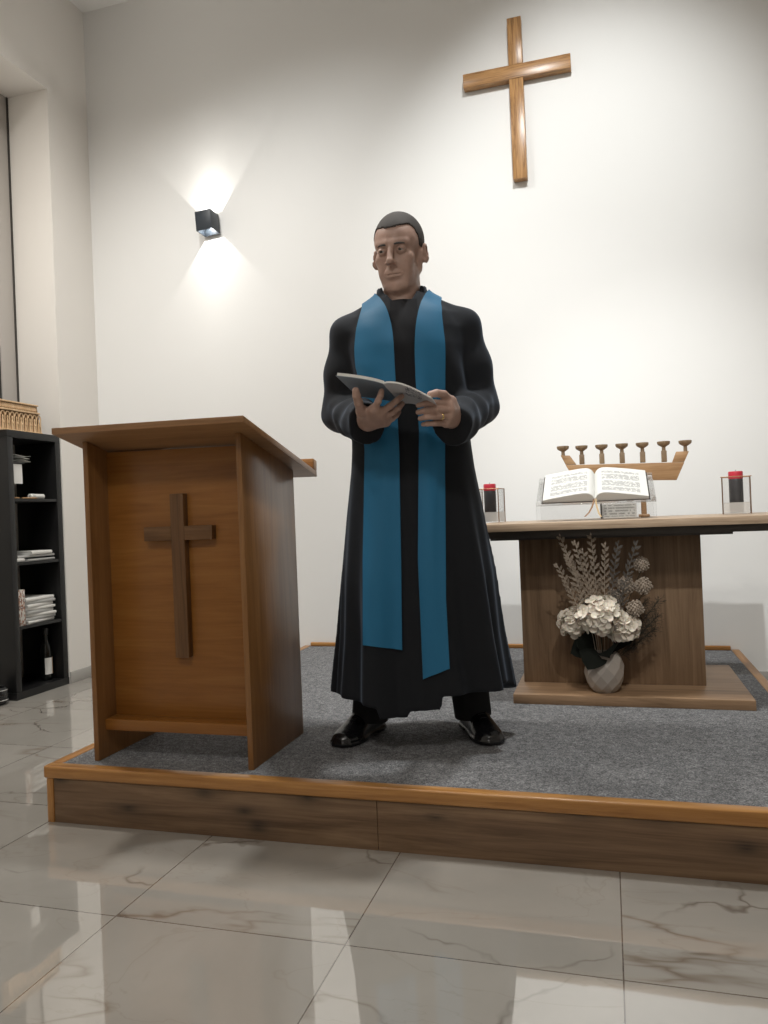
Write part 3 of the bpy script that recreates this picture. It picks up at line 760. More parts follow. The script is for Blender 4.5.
bm = BM(); sheet(bm, A.tolist(), .0035); obj('stole', bm, M['stole'], man, 1.4)

# trousers and shoes
for s, knee, ank in ((-1, (-.12, .03, .48), (-.172, .058, .058)), (1, (.14, .03, .48), (.181, .055, .058))):
    bm = BM(); pts = [Vector(knee).lerp(Vector(ank), t) for t in (0, .3, .6, .85, 1)]
    tube(bm, pts, [.085, .078, .068, .064, .063], 24); obj('trouser_leg', bm, M['trouser'], man)
def shoe(heel, toe, name='shoe'):
    heel = np.array(heel); toe = np.array(toe); d = toe-heel; L = np.linalg.norm(d); d = d/L; nx = np.array([-d[1], d[0]])
    S = Field(ar(-.34, .33, .004), ar(-.30, .12, .004), ar(-.004, .16, .004))
    tk = [0, .12, .3, .5, .68, .82, .93, 1.0]; wk = [.026, .034, .036, .040, .049, .049, .039, .018]; hk = [.085, .100, .112, .095, .066, .052, .044, .030]
    def up(x, y, z):
        px, py = x-heel[0], y-heel[1]; t = (px*d[0]+py*d[1])/L; v = px*nx[0]+py*nx[1]
        w = np.interp(t, tk, wk); h = np.interp(t, tk, hk)
        q = (np.abs(v/w)**2.4+np.clip((z-.014)/(h-.014), 0, 9)**2.2)**(1/2.3)
        e = np.maximum(-t, t-1)*L
        return np.maximum(np.maximum((q-1)*.030, e+.002), .012-z)
    S.put(up, (-.34, -.30, 0), (.33, .12, .16), 0, 'add', 0)
    def sole(x, y, z):
        px, py = x-heel[0], y-heel[1]; t = (px*d[0]+py*d[1])/L; v = px*nx[0]+py*nx[1]
        w = np.interp(t, tk, wk)+.004
        gap = .010*smst(t, .28, .33)*(1-smst(t, .45, .6))
        return np.maximum(np.maximum((np.abs(v)/w-1)*.04, np.maximum(-t-.01, t-1.012)*L), np.maximum(z-.018, .0015+gap-z))
    S.put(sole, (-.34, -.30, 0), (.33, .12, .04), .002, 'add', 0)
    V, Fq = S.mesh(); o = np_obj(name, V, Fq, M['shoe'], man, 2)
    # laces
    bm = BM()
    for k in range(4):
        t = .50+.055*k; c = heel+d*L*t; h = np.interp(t, tk, hk); w = .017
        tube(bm, [(c[0]+nx[0]*w*u, c[1]+nx[1]*w*u, h+.001-.006*u*u) for u in (-1, -.5, 0, .5, 1)], .0016, 6)
    obj('laces', bm, M['trouser'], o)
    return o
shoe((-.140, .150), (-.272, -.085)); shoe((.162, .150), (.234, -.112))

# wedding ring on his left hand
a, b = Vector(LF[2][0]), Vector(LF[2][1]); c = a.lerp(b, .62); ax = (b-a).normalized()
bm = BM(); lathe(bm, [(.0103, -.0026), (.0112, -.0020), (.0114, 0), (.0112, .0020), (.0103, .0026)], 24, cap=False)
o = obj('ring', bm, plain('gold', (.75, .55, .22), .2, 1), man, 1.2); o.location = c; o.rotation_mode = 'QUATERNION'; o.rotation_quaternion = ax.to_track_quat('Z', 'Y')
o['label'] = 'gold ring'

# ------------------------------------------------------------------ booklet in his hands
M['cover_l'] = plain('dull_blue_cover', (.15, .19, .235), .45)
bk_ = empty('booklet', PO, PR, 'thin open booklet held in both hands of the man in black', 'booklet')
St, Sb = Vector((-.066, -.422, 1.121)), Vector((-.018, -.238, 1.088)); es = Sb-St
el_, er_ = Vector((-.134, .012, .032)), Vector((.136, -.006, -.050))
def leaf(dirv, bulge, off, nu=14, nv=10, k=1.0, a=0, b=1):
    rows = []
    for i in range(nv):
        v = a+(b-a)*i/(nv-1); row = []
        for j in range(nu):
            u_ = j/(nu-1)*k
            p = St+es*v+dirv*u_; p.z += bulge*math.sin(PI*min(1, u_**.75))+off; row.append(p)
        rows.append(row)
    return rows
bm = BM(); sheet(bm, leaf(el_, .004, 0), .0012); obj('front_cover', bm, M['cover_l'], bk_, 1.4)['label'] = 'dull blue left cover'
# right cover: pale, with a small dark printed drawing near the edge
m_, nt, b_ = new_mat('pale_printed_cover'); v = coords(nt)
uu = node(nt, 'ShaderNodeSeparateXYZ'); nt.links.new(v, uu.inputs[0])
n_ = noise(nt, v, 75, 3); ln = mathn(nt, 'LESS_THAN', mathn(nt, 'ABSOLUTE', mathn(nt, 'SUBTRACT', n_, .5)), .035)
msk = mathn(nt, 'MULTIPLY', mathn(nt, 'GREATER_THAN', uu.outputs['X'], -.005), mathn(nt, 'LESS_THAN', uu.outputs['X'], .042))
msk = mathn(nt, 'MULTIPLY', msk, mathn(nt, 'LESS_THAN', uu.outputs['Y'], -.325))
setc(nt, b_, mixc(nt, mathn(nt, 'MULTIPLY', ln, msk), (.50, .49, .50), (.06, .06, .08))); b_.inputs['Roughness'].default_value = .5
bm = BM(); sheet(bm, leaf(er_, .014, 0), .0012); obj('back_cover', bm, m_, bk_, 1.4)['label'] = 'pale printed right cover'
bm = BM(); sheet(bm, leaf(el_, .004, .0052, k=.97, a=.01, b=.99), .0085); obj('pages', bm, M['paper'], bk_, .8)
bm = BM(); sheet(bm, leaf(er_, .014, .0030, k=.97, a=.01, b=.99), .0042); obj('pages', bm, M['paper'], bk_, .8)
# ------------------------------------------------------------------ things on the table
# seven-armed wooden candle holder
mw = wood('light_beech_holder', (.30, .165, .075), (.42, .25, .125), (.50, .32, .17), 'X', .45)
mn = empty('candelabrum', (1.817, 1.50, TT+.0005), 0, 'boat-shaped wooden holder with seven candle cups on the table behind the open book', 'candle holder')
S_ = 1.0
def mp(px, py): return ((px-625.)*.00420, (516.5+(626-px)*.06-py)*.00442)
bm = BM(); prism(bm, [mp(565.7, 465), mp(575.0, 480.5), mp(675.9, 478.8), mp(684, 461.3)], -.012, .012, 'XZ', .002); obj('body', bm, mw, mn)
bm = BM(); prism(bm, [mp(561, 455.2), mp(565.9, 464.7), mp(577, 464.3), mp(570.5, 455.2)], -.012, .012, 'XZ', .0015); obj('end_arm', bm, mw, mn)
bm = BM(); prism(bm, [mp(683.9, 461.0), mp(688.8, 450.6), mp(676.5, 451.2), mp(672.4, 461.4)], -.012, .012, 'XZ', .0015); obj('end_arm', bm, mw, mn)
cups = [(563.6, 455.2, 445.8), (582.8, None, 445.3), (603.2, None, 444.3), (623.6, None, 443.3), (643.9, None, 442.3), (664.8, None, 441.1), (685.6, 450.8, 440.2)]
mw2 = wood('turned_beech_cups', (.20, .13, .075), (.29, .20, .12), (.36, .26, .16), 'Z', .5)
for k, (px, pb, pt) in enumerate(cups):
    x, zt = mp(px, pt)
    if pb is None:
        yb_ = 464.6-(px-566)*.033; zb = mp(px, yb_)[1]+.0005; zmid = zt-.040
        bm = BM(); box(bm, x-.011, x+.011, -.010, .010, zb, zmid, .0015); obj('stem', bm, mw2, mn)
    else:
        zmid = mp(px, pb)[1]+.0003
    bm = BM(); h = zt-zmid
    lathe(bm, [(.0085, 0), (.0080, .004), (.0075, h-.024), (.013, h-.021), (.0235, h-.014), (.0265, h-.009), (.0268, h), (.0115, h), (.0105, h-.008)], 20, (x, 0, zmid)); obj('candle_cup', bm, mw2, mn)
bm = BM(); x0, z0 = mp(643, 479.3); box(bm, x0-.011, x0+.011, -.010, .010, .012, z0-.0003, .001); obj('post', bm, mw, mn)
bm = BM(); box(bm, x0-.022, x0+.022, -.050, .050, 0, .0117, .003); obj('foot', bm, mw, mn)

# acrylic book rest with the open book
TLT = math.radians(27)
bs = empty('book_rest', (1.693, 1.16, TT+.0005), 0, 'clear acrylic rest carrying the open book on the table', 'book stand')
ct, st = math.cos(TLT), math.sin(TLT)
z0 = .073
bm = BM(); box(bm, -.232, .232, -.003, .003, 0, z0-.004, .001); obj('front_panel', bm, M['acrylic'], bs)
def incl(bm, x0, x1, u0, u1, n0, n1):
    P = []
    for n in (n0, n1):
        for (x, u_) in ((x0, u0), (x1, u0), (x1, u1), (x0, u1)): P.append((x, u_*ct-n*st, z0+u_*st+n*ct))
    hexa(bm, P, .0006)
bm = BM(); incl(bm, -.232, .232, -.004, .255, -.006, 0); obj('rest_panel', bm, M['acrylic'], bs)
bm = BM(); incl(bm, -.232, .232, -.0105, -.0045, -.006, .012); obj('lip', bm, M['acrylic'], bs)
bm = BM(); yb_ = .235*ct; box(bm, -.232, .232, yb_-.003, yb_+.003, 0, z0+.235*st-.009, .001); obj('back_panel', bm, M['acrylic'], bs)

bk = empty('open_book', (1.693, 1.16, TT+.0005+z0), 0, 'large open book of printed pages lying on the clear rest', 'book')
bk.rotation_euler = (TLT, 0, 0)
BW, BL = .205, .245
def arch(x, t):                       # height of the page block over the cover
    q = abs(x)/BW
    return t*(1-.80*q**1.3)*(1-math.exp(-q*16))+.006
for s in (-1, 1):
    name = 'printed_page'
    pm = text_mat('bible_page_'+('left' if s < 0 else 'right'), (.66, .655, .63), (.22, .22, .22), 34, 26, bounds=(-BW, 0, 0, BL) if s < 0 else (0, BW, 0, BL), margins=(.14, .86, .10, .86), para=4)
    bm = BM(); box(bm, min(0, s*(BW+.006)), max(0, s*(BW+.006)), -.004, BL+.006, .001, .0042, .001); obj('cover', bm, plain('dark_cover', (.03, .025, .022), .5) if s < 0 else bpy.data.materials['dark_cover'], bk)
    n = 22; xs_ = [s*BW*(i/n)**1.4 for i in range(n+1)]
    bm = BM(); prism(bm, [(x, .0045) for x in xs_[::-1]]+[(x, arch(x, .036)+.0005) for x in xs_], 0, BL, 'XZ'); obj('page_block', bm, M['paper2'], bk, .5)
    bm = BM(); rows = [[(x, y, arch(x, .036)+.0016+.0005*(1-abs(x)/BW)) for x in (xs_ if s > 0 else xs_[::-1])] for y in np.linspace(.001, BL-.001, 6)]
    sheet(bm, rows, .0006); obj(name, bm, pm, bk, 1.2)
for k, (dx, mt, pts) in enumerate(((-.0, plain('brown_ribbon', (.22, .10, .03), .5), [(-.004, -.004, .014), (-.005, -.014, -.002), (-.012, -.026, -.022), (-.024, -.034, -.043), (-.040, -.046, -.058)]),
                                   (.0, plain('beige_ribbon', (.42, .29, .14), .5), [(.004, -.004, .014), (.004, -.016, -.004), (.008, -.028, -.024), (.014, -.040, -.046), (.022, -.052, -.061)]))):
    bm = BM(); rows = []
    ca, sa = math.cos(-TLT), math.sin(-TLT)
    for x, y, z in pts:
        yy, zz = y*ca-z*sa, y*sa+z*ca
        rows.append([(x-.0035, yy, zz), (x+.0035, yy, zz)])
    sheet(bm, rows, .0008); obj('ribbon', bm, mt, bk, 1.2)
# card behind the rest
cd = empty('card_sign', (1.79, 1.46, TT+.0005), 0, 'small white printed card standing behind the clear book rest', 'card')
bm = BM(); hexa(bm, [(-.072, -.001, 0), (.072, -.001, 0), (.072, .001, 0), (-.072, .001, 0), (-.072, .015, .062), (.072, .015, .062), (.072, .017, .062), (-.072, .017, .062)], 0)
cm = text_mat('printed_card', (.72, .70, .66), (.40, .39, .36), 5, 10, 'X', 'Z', (-.072, .072, 0, .062), (.06, .94, .1, .92)); obj('card', bm, cm, cd)
bm = BM(); box(bm, -.080, -.0725, -.004, .02, 0, .066, .001); obj('edge_strip', bm, M['apron'], cd)

# two glass lanterns with red candles in dark jackets
red = plain('red_wax', (.55, .03, .055), .4); dark = plain('dark_candle_jacket', (.030, .030, .034), .35)
def lantern(x, y, rz, lab, clab):
    L = empty('glass_lantern', (x, y, TT+.0005), rz, lab, 'lantern', 'glass lanterns at the two ends of the table')
    a, h = .052, .152
    bm = BM(); box(bm, -a, a, -a, a, 0, .004, .001); obj('base', bm, M['glass'], L)
    for k, (sx, sy) in enumerate(((-1, -1), (1, -1), (1, 1), (-1, 1))):
        bm = BM(); tube(bm, [(sx*a, sy*a, 0.001), (sx*a, sy*a, h)], .0022, 8); obj('corner_wire', bm, M['copper'], L)
    bm = BM()
    for P, Q in (((-a-.006, -a), (a+.006, -a)), ((a, -a), (a, a)), ((a, a), (-a, a)), ((-a, a), (-a, -a))): tube(bm, [(*P, h), (*Q, h)], .0018, 6)
    obj('top_rim', bm, M['copper'], L)
    fz = frosted('frosted_glass_band', (.75, .73, .70), .62) if 'frosted_glass_band' not in bpy.data.materials else bpy.data.materials['frosted_glass_band']
    for k in range(4):
        c, s = [(0, -1), (1, 0), (0, 1), (-1, 0)][k]
        bm = BM(); e = a-.0008
        if c == 0: box(bm, -e+.003, e-.003, s*e-.001, s*e+.001, .048, h-.002, 0)
        else: box(bm, c*e-.001, c*e+.001, -e+.003, e-.003, .048, h-.002, 0)
        g = obj('pane', bm, M['glass'], L, 0)
        bm = BM()
        if c == 0: box(bm, -e+.003, e-.003, s*e-.001, s*e+.001, .0045, .0478, 0)
        else: box(bm, c*e-.001, c*e+.001, -e+.003, e-.003, .0045, .0478, 0)
        obj('frosted_band', bm, fz, L, 0)['label'] = 'frosted glass band'
    C = empty('candle', (x, y, TT+.0005+.0045), rz, clab, 'candle', 'red-topped candles in the glass lanterns')
    r = .027
    bm = BM(); lathe(bm, [(r*.97, 0), (r, .003), (r, .137), (r*.97, .139)], 28); obj('jacket', bm, dark, C)
    bm = BM(); lathe(bm, [(r*1.0, .1392), (r*1.03, .142), (r*1.03, .166), (r*.98, .170), (r*.7, .1685), (.003, .167)], 28); obj('wax_top', bm, red, C)
    bm = BM(); tube(bm, [(0, 0, .166), (.001, 0, .176)], .0012, 6); obj('wick', bm, dark, C)
lantern(1.232, 1.44, -.14, 'square glass lantern with copper wires on the table beside the robed man', 'red-topped dark candle in the lantern beside the robed man')
lantern(2.250, 1.40, -.14, 'square glass lantern with copper wires at the right end of the table', 'red-topped dark candle in the right-hand lantern')

# ------------------------------------------------------------------ vase with dried and silk flowers on the table's base plate
BP = H+.0005+.036
VX, VY = 1.703, 1.055
K = .00392
vz = BP+.0005
va = empty('vase', (VX, VY, vz), 0, 'pale faceted ceramic vase of flowers standing on the table base', 'vase')
vm = plain('pale_ceramic', (.34, .30, .265), .35)
bm = BM(); n = 9; prof = [(.042, 0), (.052, .016), (.063, .042), (.069, .072), (.068, .102), (.061, .132), (.054, .150)]
rings = []
for k, (r, z) in enumerate(prof):
    rings.append([bm.verts.new((r*(1.0+(.10 if k not in (0, 6) else 0))*math.cos(2*PI*(i+.5*(k % 2))/n), r*(1.0+(.10 if k not in (0, 6) else 0))*math.sin(2*PI*(i+.5*(k % 2))/n), z)) for i in range(n)])
for k in range(len(rings)-1):
    a, b = rings[k], rings[k+1]
    for i in range(n):
        if k % 2 == 0: bm.faces.new((a[i], a[(i+1) % n], b[i])); bm.faces.new((a[(i+1) % n], b[(i+1) % n], b[i]))
        else: bm.faces.new((a[i], b[(i+1) % n], b[i])); bm.faces.new((a[i], a[(i+1) % n], b[(i+1) % n]))
bm.faces.new(rings[0][::-1])
inner = [[bm.verts.new((r*math.cos(2*PI*i/n), r*math.sin(2*PI*i/n), z)) for i in range(n)] for r, z in ((.049, .150), (.049, .09), (.034, .02))]
prev = rings[-1]
for rg in inner:
    for i in range(n): bm.faces.new((prev[i], prev[(i+1) % n], rg[(i+1) % n], rg[i]))
    prev = rg
bm.faces.new(prev)
obj('body', bm, vm, va, 0)

def flower_empty(name, lab, cat, grp, loc): return empty(name, loc, 0, lab, cat, grp)
def P(px, py, dy=0): return Vector(((px-606)*K+VX, VY+dy, vz+(692-py)*K))
MOUTH = Vector((VX, VY, vz+.10))
green = plain('dark_stem', (.030, .032, .018), .7)
def stem(parent, a, b, r=.0016, mat=None, bend=.25):
    o = parent.location
    p0 = Vector(a); p2 = Vector(b); p1 = Vector((p0.x*.75+p2.x*.25, p0.y*.75+p2.y*.25, p0.z*(1-bend-.35)+p2.z*(bend+.35)))
    pts = [((1-t)**2)*p0+2*t*(1-t)*p1+t*t*p2-o for t in [i/8 for i in range(9)]]
    bm = BM(); tube(bm, pts, r, 6); obj('stem', bm, mat or green, parent); return [q+o for q in pts]
# hydrangea heads: domes of four-petalled florets
petal = plain('ivory_petal', (.70, .61, .51), .6, Subsurface_Weight=.1)
def petal_quad(bm, c, nrm, tang, L, W, cup):
    n_ = nrm.normalized(); t = (tang-n_*tang.dot(n_)).normalized(); b = n_.cross(t)
    P_ = []
    for u, w, hgt in ((0, 0, 0), (.35, .42, .25), (.75, .5, .75), (1, .18, 1.0), (1, -.18, 1.0), (.75, -.5, .75), (.35, -.42, .25)):
        P_.append(bm.verts.new(c+t*(u*L)+b*(w*W)+n_*(cup*hgt*L+.0006*math.sin(40*(u+w)))))
    m_ = bm.verts.new(c+t*.6*L+n_*(cup*.35*L))
    for i in range(7): bm.faces.new((P_[i], P_[(i+1) % 7], m_))
def hydrangea(c, r, lab, nfl):
    o = flower_empty('hydrangea', lab, 'flower', 'ivory hydrangeas in the vase', c)
    bm = BM(); g = PI*(3-math.sqrt(5))
    for i in range(nfl):
        z = 1-2*(i+.5)/nfl; 
        if z < -.62: continue
        rr = math.sqrt(1-z*z); n_ = Vector((rr*math.cos(g*i), rr*math.sin(g*i), z))
        n_ = (n_+Vector((random.uniform(-.2, .2), random.uniform(-.2, .2), random.uniform(-.2, .2)))).normalized()
        ctr = n_*r*random.uniform(.84, 1.0); ctr.z *= .86
        t0 = n_.orthogonal().normalized(); a0 = random.uniform(0, 6.28)
        for k in range(4):
            q = Matrix.Rotation(a0+k*PI/2, 3, n_)@t0
            petal_quad(bm, ctr, n_, q, random.uniform(.022, .029), random.uniform(.025, .031), random.uniform(.1, .5))
    obj('petals', bm, petal, o, 0)
    bm = BM(); bmesh.ops.create_icosphere(bm, subdivisions=3, radius=r*.80); bmesh.ops.scale(bm, verts=bm.verts, vec=(1, 1, .86)); obj('flower_core', bm, petal, o)
    stem(o, MOUTH+Vector(((c.x-VX)*.25, 0, 0)), c-Vector((0, 0, r*.6)), .003); return o
hydrangea(P(580, 624, -.005), .058, 'leftmost ivory hydrangea head in the vase', 90)
hydrangea(P(604, 616, -.045), .084, 'largest ivory hydrangea head in the middle of the vase', 130)
hydrangea(P(625, 628, -.030), .060, 'right ivory hydrangea head under the pompon flowers', 90)
# feathery sprigs
dust = plain('dusty_beige_leaf', (.42, .35, .28), .8); dust2 = plain('grey_brown_leaf', (.17, .155, .14), .8)
def leaflet(bm, c, d, up, L, W):
    d = d.normalized(); s = d.cross(up).normalized(); n_ = s.cross(d)
    a = bm.verts.new(c); b1 = bm.verts.new(c+d*L*.45+s*W*.5+n_*.001); b2 = bm.verts.new(c+d*L*.45-s*W*.5+n_*.001); t = bm.verts.new(c+d*L); m_ = bm.verts.new(c+d*L*.5-n_*.0012)
    for f in ((a, b1, m_), (b1, t, m_), (t, b2, m_), (b2, a, m_)): bm.faces.new(f)
def sprig(tip, dy, lab, mat, nb=24, foot=None, name='feathery_sprig', grp='pale feathery sprigs in the vase', blen=.036):
    tp = P(*tip, dy); ft = foot or MOUTH+Vector(((tp.x-VX)*.18, dy*.25, 0))
    o = flower_empty(name, lab, 'sprig', grp, ft)
    pts = stem(o, ft, tp, .0013, mat, .15)
    bm = BM()
    L = len(pts)-1
    for i in range(nb):
        t = .38+.60*i/(nb-1); k = min(int(t*L), L-1); f = t*L-k
        c = pts[k].lerp(pts[k+1], f)-ft; ax = (pts[k+1]-pts[k]).normalized()
        bl = blen*(1-.55*(i/(nb-1)))*random.uniform(.8, 1.2)
        s = 1 if i % 2 else -1
        side = Matrix.Rotation(s*random.uniform(.45, .85), 3, Vector((0, -1, 0)))@ax
        side = (side+Vector((0, random.uniform(-.5, .3), 0))).normalized()
        tube(bm, [c, c+side*bl], .0007, 4)
        for q in range(6):
            e = c+side*bl*(q+.7)/6
            for s2 in (-1, 1):
                dd = Matrix.Rotation(s2*random.uniform(.7, 1.1), 3, Vector((0, -1, 0)))@side+Vector((0, random.uniform(-.5, .3), 0))
                leaflet(bm, e, dd, Vector((random.uniform(-.4, .4), -1, .2)), 0.0090*random.uniform(.8, 1.25)*(1-.35*q/6), .0032)
        leaflet(bm, c+side*bl, side, Vector((0, -1, .2)), .009, .0035)
    leaflet(bm, pts[-1]-ft, (pts[-1]-pts[-2]), Vector((0, -1, 0)), .014, .007)
    obj('leaves', bm, mat, o, 0)
for tip, dy, lab in (((566, 566), -.065, 'pale feathery sprig leaning furthest left, lowest of the left ones'), ((570, 538), -.055, 'pale feathery sprig at the upper left of the bouquet'), ((584, 544), -.075, 'pale feathery sprig second from the upper left'),
                     ((599, 538), -.060, 'tallest pale feathery sprig in the middle of the bouquet'), ((612, 547), -.080, 'pale feathery sprig just right of the tallest one'), ((591, 552), -.09, 'pale feathery sprig in front, left of the tallest one'), ((577, 556), -.085, 'short pale feathery sprig in front on the left, above the lowest one')):
    sprig(tip, dy, lab, dust)
for tip, dy, lab in (((624, 546), -.055, 'grey-brown feathery sprig right of the pale ones'), ((641, 546), -.06, 'grey-brown feathery sprig at the upper right above the pompon flowers')):
    sprig(tip, dy, lab, dust2, grp='grey-brown sprigs in the vase')
# pompon flowers
pom = plain('beige_pompon', (.40, .33, .265), .8)
def pompon(c, r, lab):
    ft = MOUTH+Vector(((c.x-VX)*.3, .01, 0)); o = flower_empty('pompon_flower', lab, 'flower', 'beige pompon flowers in the vase', ft)
    bm = BM(); g = PI*(3-math.sqrt(5)); n = 95; cc = c-ft
    for i in range(n):
        z = 1-2*(i+.5)/n; rr = math.sqrt(1-z*z); d = Vector((rr*math.cos(g*i), rr*math.sin(g*i), z)); q = d.orthogonal().normalized(); w = d.cross(q)
        a = cc+d*r*.55; e = cc+d*r*random.uniform(.84, 1.10); h_ = r*.125
        vs_ = [bm.verts.new(a+q*h_*.5), bm.verts.new(a+w*h_*.5), bm.verts.new(a-q*h_*.5), bm.verts.new(a-w*h_*.5)]
        ve = [bm.verts.new(e+q*h_), bm.verts.new(e+w*h_), bm.verts.new(e-q*h_), bm.verts.new(e-w*h_)]
        for k in range(4): bm.faces.new((vs_[k], vs_[(k+1) % 4], ve[(k+1) % 4], ve[k]))
        bm.faces.new(ve)
    obj('petals', bm, pom, o, 0)
    bm = BM(); bmesh.ops.create_icosphere(bm, subdivisions=2, radius=r*.70); bmesh.ops.translate(bm, verts=bm.verts, vec=cc); obj('flower_core', bm, pom, o)
    stem(o, ft, c-Vector((0, 0, r*.8)), .0014)
for px, py, r, dy, lab in ((629.5, 588, 8.8, .0, 'beige pompon flower just above the right hydrangea, left of its pair'), (646, 588.5, 8.4, -.005, 'beige pompon flower furthest right in the bouquet'), (637.3, 609, 8.2, -.045, 'beige pompon flower lowest of all, at the right edge of the hydrangeas'),
                           (645, 568, 7.6, .02, 'beige pompon flower highest on the right'), (621, 599, 7.4, .015, 'beige pompon flower half hidden behind the middle hydrangea')):
    pompon(P(px, py, dy), r*K, lab)
# dark needle fern at the right and dark leaves under the blooms
fern = plain('dark_fern', (.022, .022, .016), .8)
def fernsprig(tip, dy, lab):
    tp = P(*tip, dy); ft = MOUTH+Vector((.02, .0, 0)); o = flower_empty('fern_sprig', lab, 'sprig', 'dark fern sprigs in the vase', ft)
    pts = stem(o, ft, tp, .0012, fern, -.1); bm = BM()
    for i in range(70):
        t = .40+.60*i/69; k = min(int(t*8), 7); c = pts[k].lerp(pts[k+1], t*8-k)-ft; ax = (pts[k+1]-pts[k]).normalized()
        for q in range(3):
            d = (ax*.6+Vector((random.uniform(-1, 1), random.uniform(-1, 1), random.uniform(-1, 1)))*.8).normalized(); L = random.uniform(.014, .036)
            tube(bm, [c, c+d*L], .00045, 3); e = c+d*L*.6
            tube(bm, [e, e+(d+Vector((random.uniform(-1, 1), 0, random.uniform(-1, 1)))).normalized()*L*.5], .0004, 3)
    obj('needles', bm, fern, o, 0)
for tip, dy, lab in (((660, 602), .0, 'dark fern sprig at the right of the bouquet, uppermost of the dark ones'), ((658, 617), -.02, 'dark fern sprig pointing right, between two other dark ones'), ((655, 630), .0, 'dark fern sprig at the right of the bouquet, lowest of the dark ones'), ((648, 603), .02, 'dark fern sprig close behind the pompon flowers')):
    fernsprig(tip, dy, lab)
leafm = plain('dark_leaf', (.008, .009, .007), .9, spec=.1)
def bigleaf(tip, dy, lab, W=.05):
    tp = P(*tip, dy); ft = Vector((VX+(tp.x-VX)*.30, VY+dy*.35, vz+.152)); o = flower_empty('dark_leaf', lab, 'leaf', 'dark leaves round the mouth of the vase', ft)
    d = tp-ft; s = d.cross(Vector((0, -1, .3))).normalized(); rows = []
    for i in range(9):
        t = i/8; w = W*(math.sin(PI*min(1, t*.95+.05))**.8); c = d*t+Vector((0, 0, .02*math.sin(PI*t)))
        rows.append([c-s*w*.5+Vector((0, 0, .006)), c, c+s*w*.5+Vector((0, 0, .006))])
    bm = BM(); sheet(bm, rows, .0012); obj('blade', bm, leafm, o, 1.2)
for tip, dy, lab, W in (((575, 654), -.05, 'dark leaf drooping left over the vase rim', .09), ((591, 668), -.095, 'dark leaf hanging over the front of the vase', .11), ((612, 655), -.095, 'dark leaf under the right hydrangea at the vase rim', .08), ((582, 641), -.07, 'dark leaf under the left hydrangea', .09), ((634, 642), -.03, 'dark leaf pointing right under the right hydrangea', .05)):
    bigleaf(tip, dy, lab, W)

# ------------------------------------------------------------------ bookcase in the recess
SX0, SX1, SY0, SY1, SH = -1.760, -1.372, 1.392, 1.808, 1.475
sh = empty('bookcase', (SX1, SY0, .0005), 0, 'tall narrow black open bookcase with four compartments in the wall recess', 'bookcase')
dW, dD = SY1-SY0, SX1-SX0; T, t_ = .040, .016
def sb(name, x0, x1, y0, y1, z0, z1): 
    bm = BM(); box(bm, x0, x1, y0, y1, z0, z1, .001); return obj(name, bm, M['black_lam'], sh)
sb('side_panel', -dD, 0, 0, T, T+.0003, SH-T-.0003); sb('side_panel', -dD, 0, dW-T, dW, T+.0003, SH-T-.0003)
sb('top_panel', -dD, 0, 0, dW, SH-T, SH); sb('base_panel', -dD, .004, -.004, dW, 0, T)
sb('back_panel', -dD, -dD+.006, T+.0003, dW-T-.0003, T+.0003, SH-T-.0003)
ih = (SH-2*T-3*t_)/4; ZS = [T+.0005]
for k in range(3):
    z = T+(k+1)*ih+k*t_; sb('shelf', -dD+.0065, -.003, T+.0003, dW-T-.0003, z, z+t_); ZS.append(z+t_+.001)
ZS = [z+.0005 for z in ZS]          # bottom, third, second, top compartment floors
def at(dx, dy, z): return (SX1+dx, SY0+dy, z)            # dx from the front (negative = inwards), dy from the near side
# top compartment: a dark letter tray with papers, one sheet hanging down, small things in front
r_ = empty('letter_tray', at(-.15, T+.065, ZS[3]), 0, 'black letter tray in the top compartment holding papers', 'tray')
for k, z in enumerate((.0, .20)):
    bm = BM(); box(bm, -.12, .09, -.060, .085, z, z+.005, .001); obj('tray_floor', bm, M['black_lam'], r_)
for x in (-.116, ):
    for y in (-.057, .078):
        bm = BM(); box(bm, x, x+.006, y, y+.006, .005, .20, .001); obj('support', bm, M['black_lam'], r_)
for k, (dx, rz, ln, lab) in enumerate(((.0, .05, .125, 'lowest white sheet on the letter tray'), (.010, -.12, .105, 'white sheet between two others on the letter tray'), (.004, .10, .12, 'topmost white sheet on the letter tray'))):
    bm = BM(); ln += .055; n = 8; rows = [[(x, y, .003+.012*k*(y+.07)/.14*(.4)+.006*math.sin(3*y/.1+k)) for y in np.linspace(-.060, ln-.060, n)] for x in np.linspace(-.10, .105, 6)]
    sheet(bm, rows, .0012); o = obj('paper_sheet', bm, M['paper'], None, 1.0); o.location = at(-.15+dx, T+.065, ZS[3]+.2122+.0105*k); o.rotation_euler = (0, 0, rz*.5); tag(o, lab, 'paper', 'sheets on the letter tray')
bm = BM(); rows = [[(.004*math.sin(z*20)+.002, y+(z)*.06, z) for y in np.linspace(-.030, .062, 5)] for z in np.linspace(.085, .195, 8)]
sheet(bm, rows, .0014); o = obj('hanging_sheet', bm, M['paper'], None, 1.0); o.location = at(-.05, T+.045, ZS[3]); tag(o, 'white sheet hanging down in front of the letter tray', 'paper')
tan = plain('tan_wood', (.45, .26, .12), .5)
def bar(name, loc, L, r, mat, rz, lab, cat, tipm=None):
    e = empty(name, loc, rz, lab, cat)
    bm = BM(); tube(bm, [(0, -L/2, r), (0, L/2-.012, r)], r, 8); obj('barrel', bm, mat, e)
    bm = BM(); tube(bm, [(0, L/2-.0118, r), (0, L/2, r)], [r, r*.35], 8); obj('tip', bm, tipm or mat, e)
bar('pencil', at(-.03, T+.045, ZS[3]), .075, .004, tan, .25, 'tan pencil at the near end of the top compartment', 'pencil')
bar('pen', at(-.03, T+.150, ZS[3]), .11, .0042, tan, -.1, 'thin tan pen lying in the middle of the top compartment', 'pen')
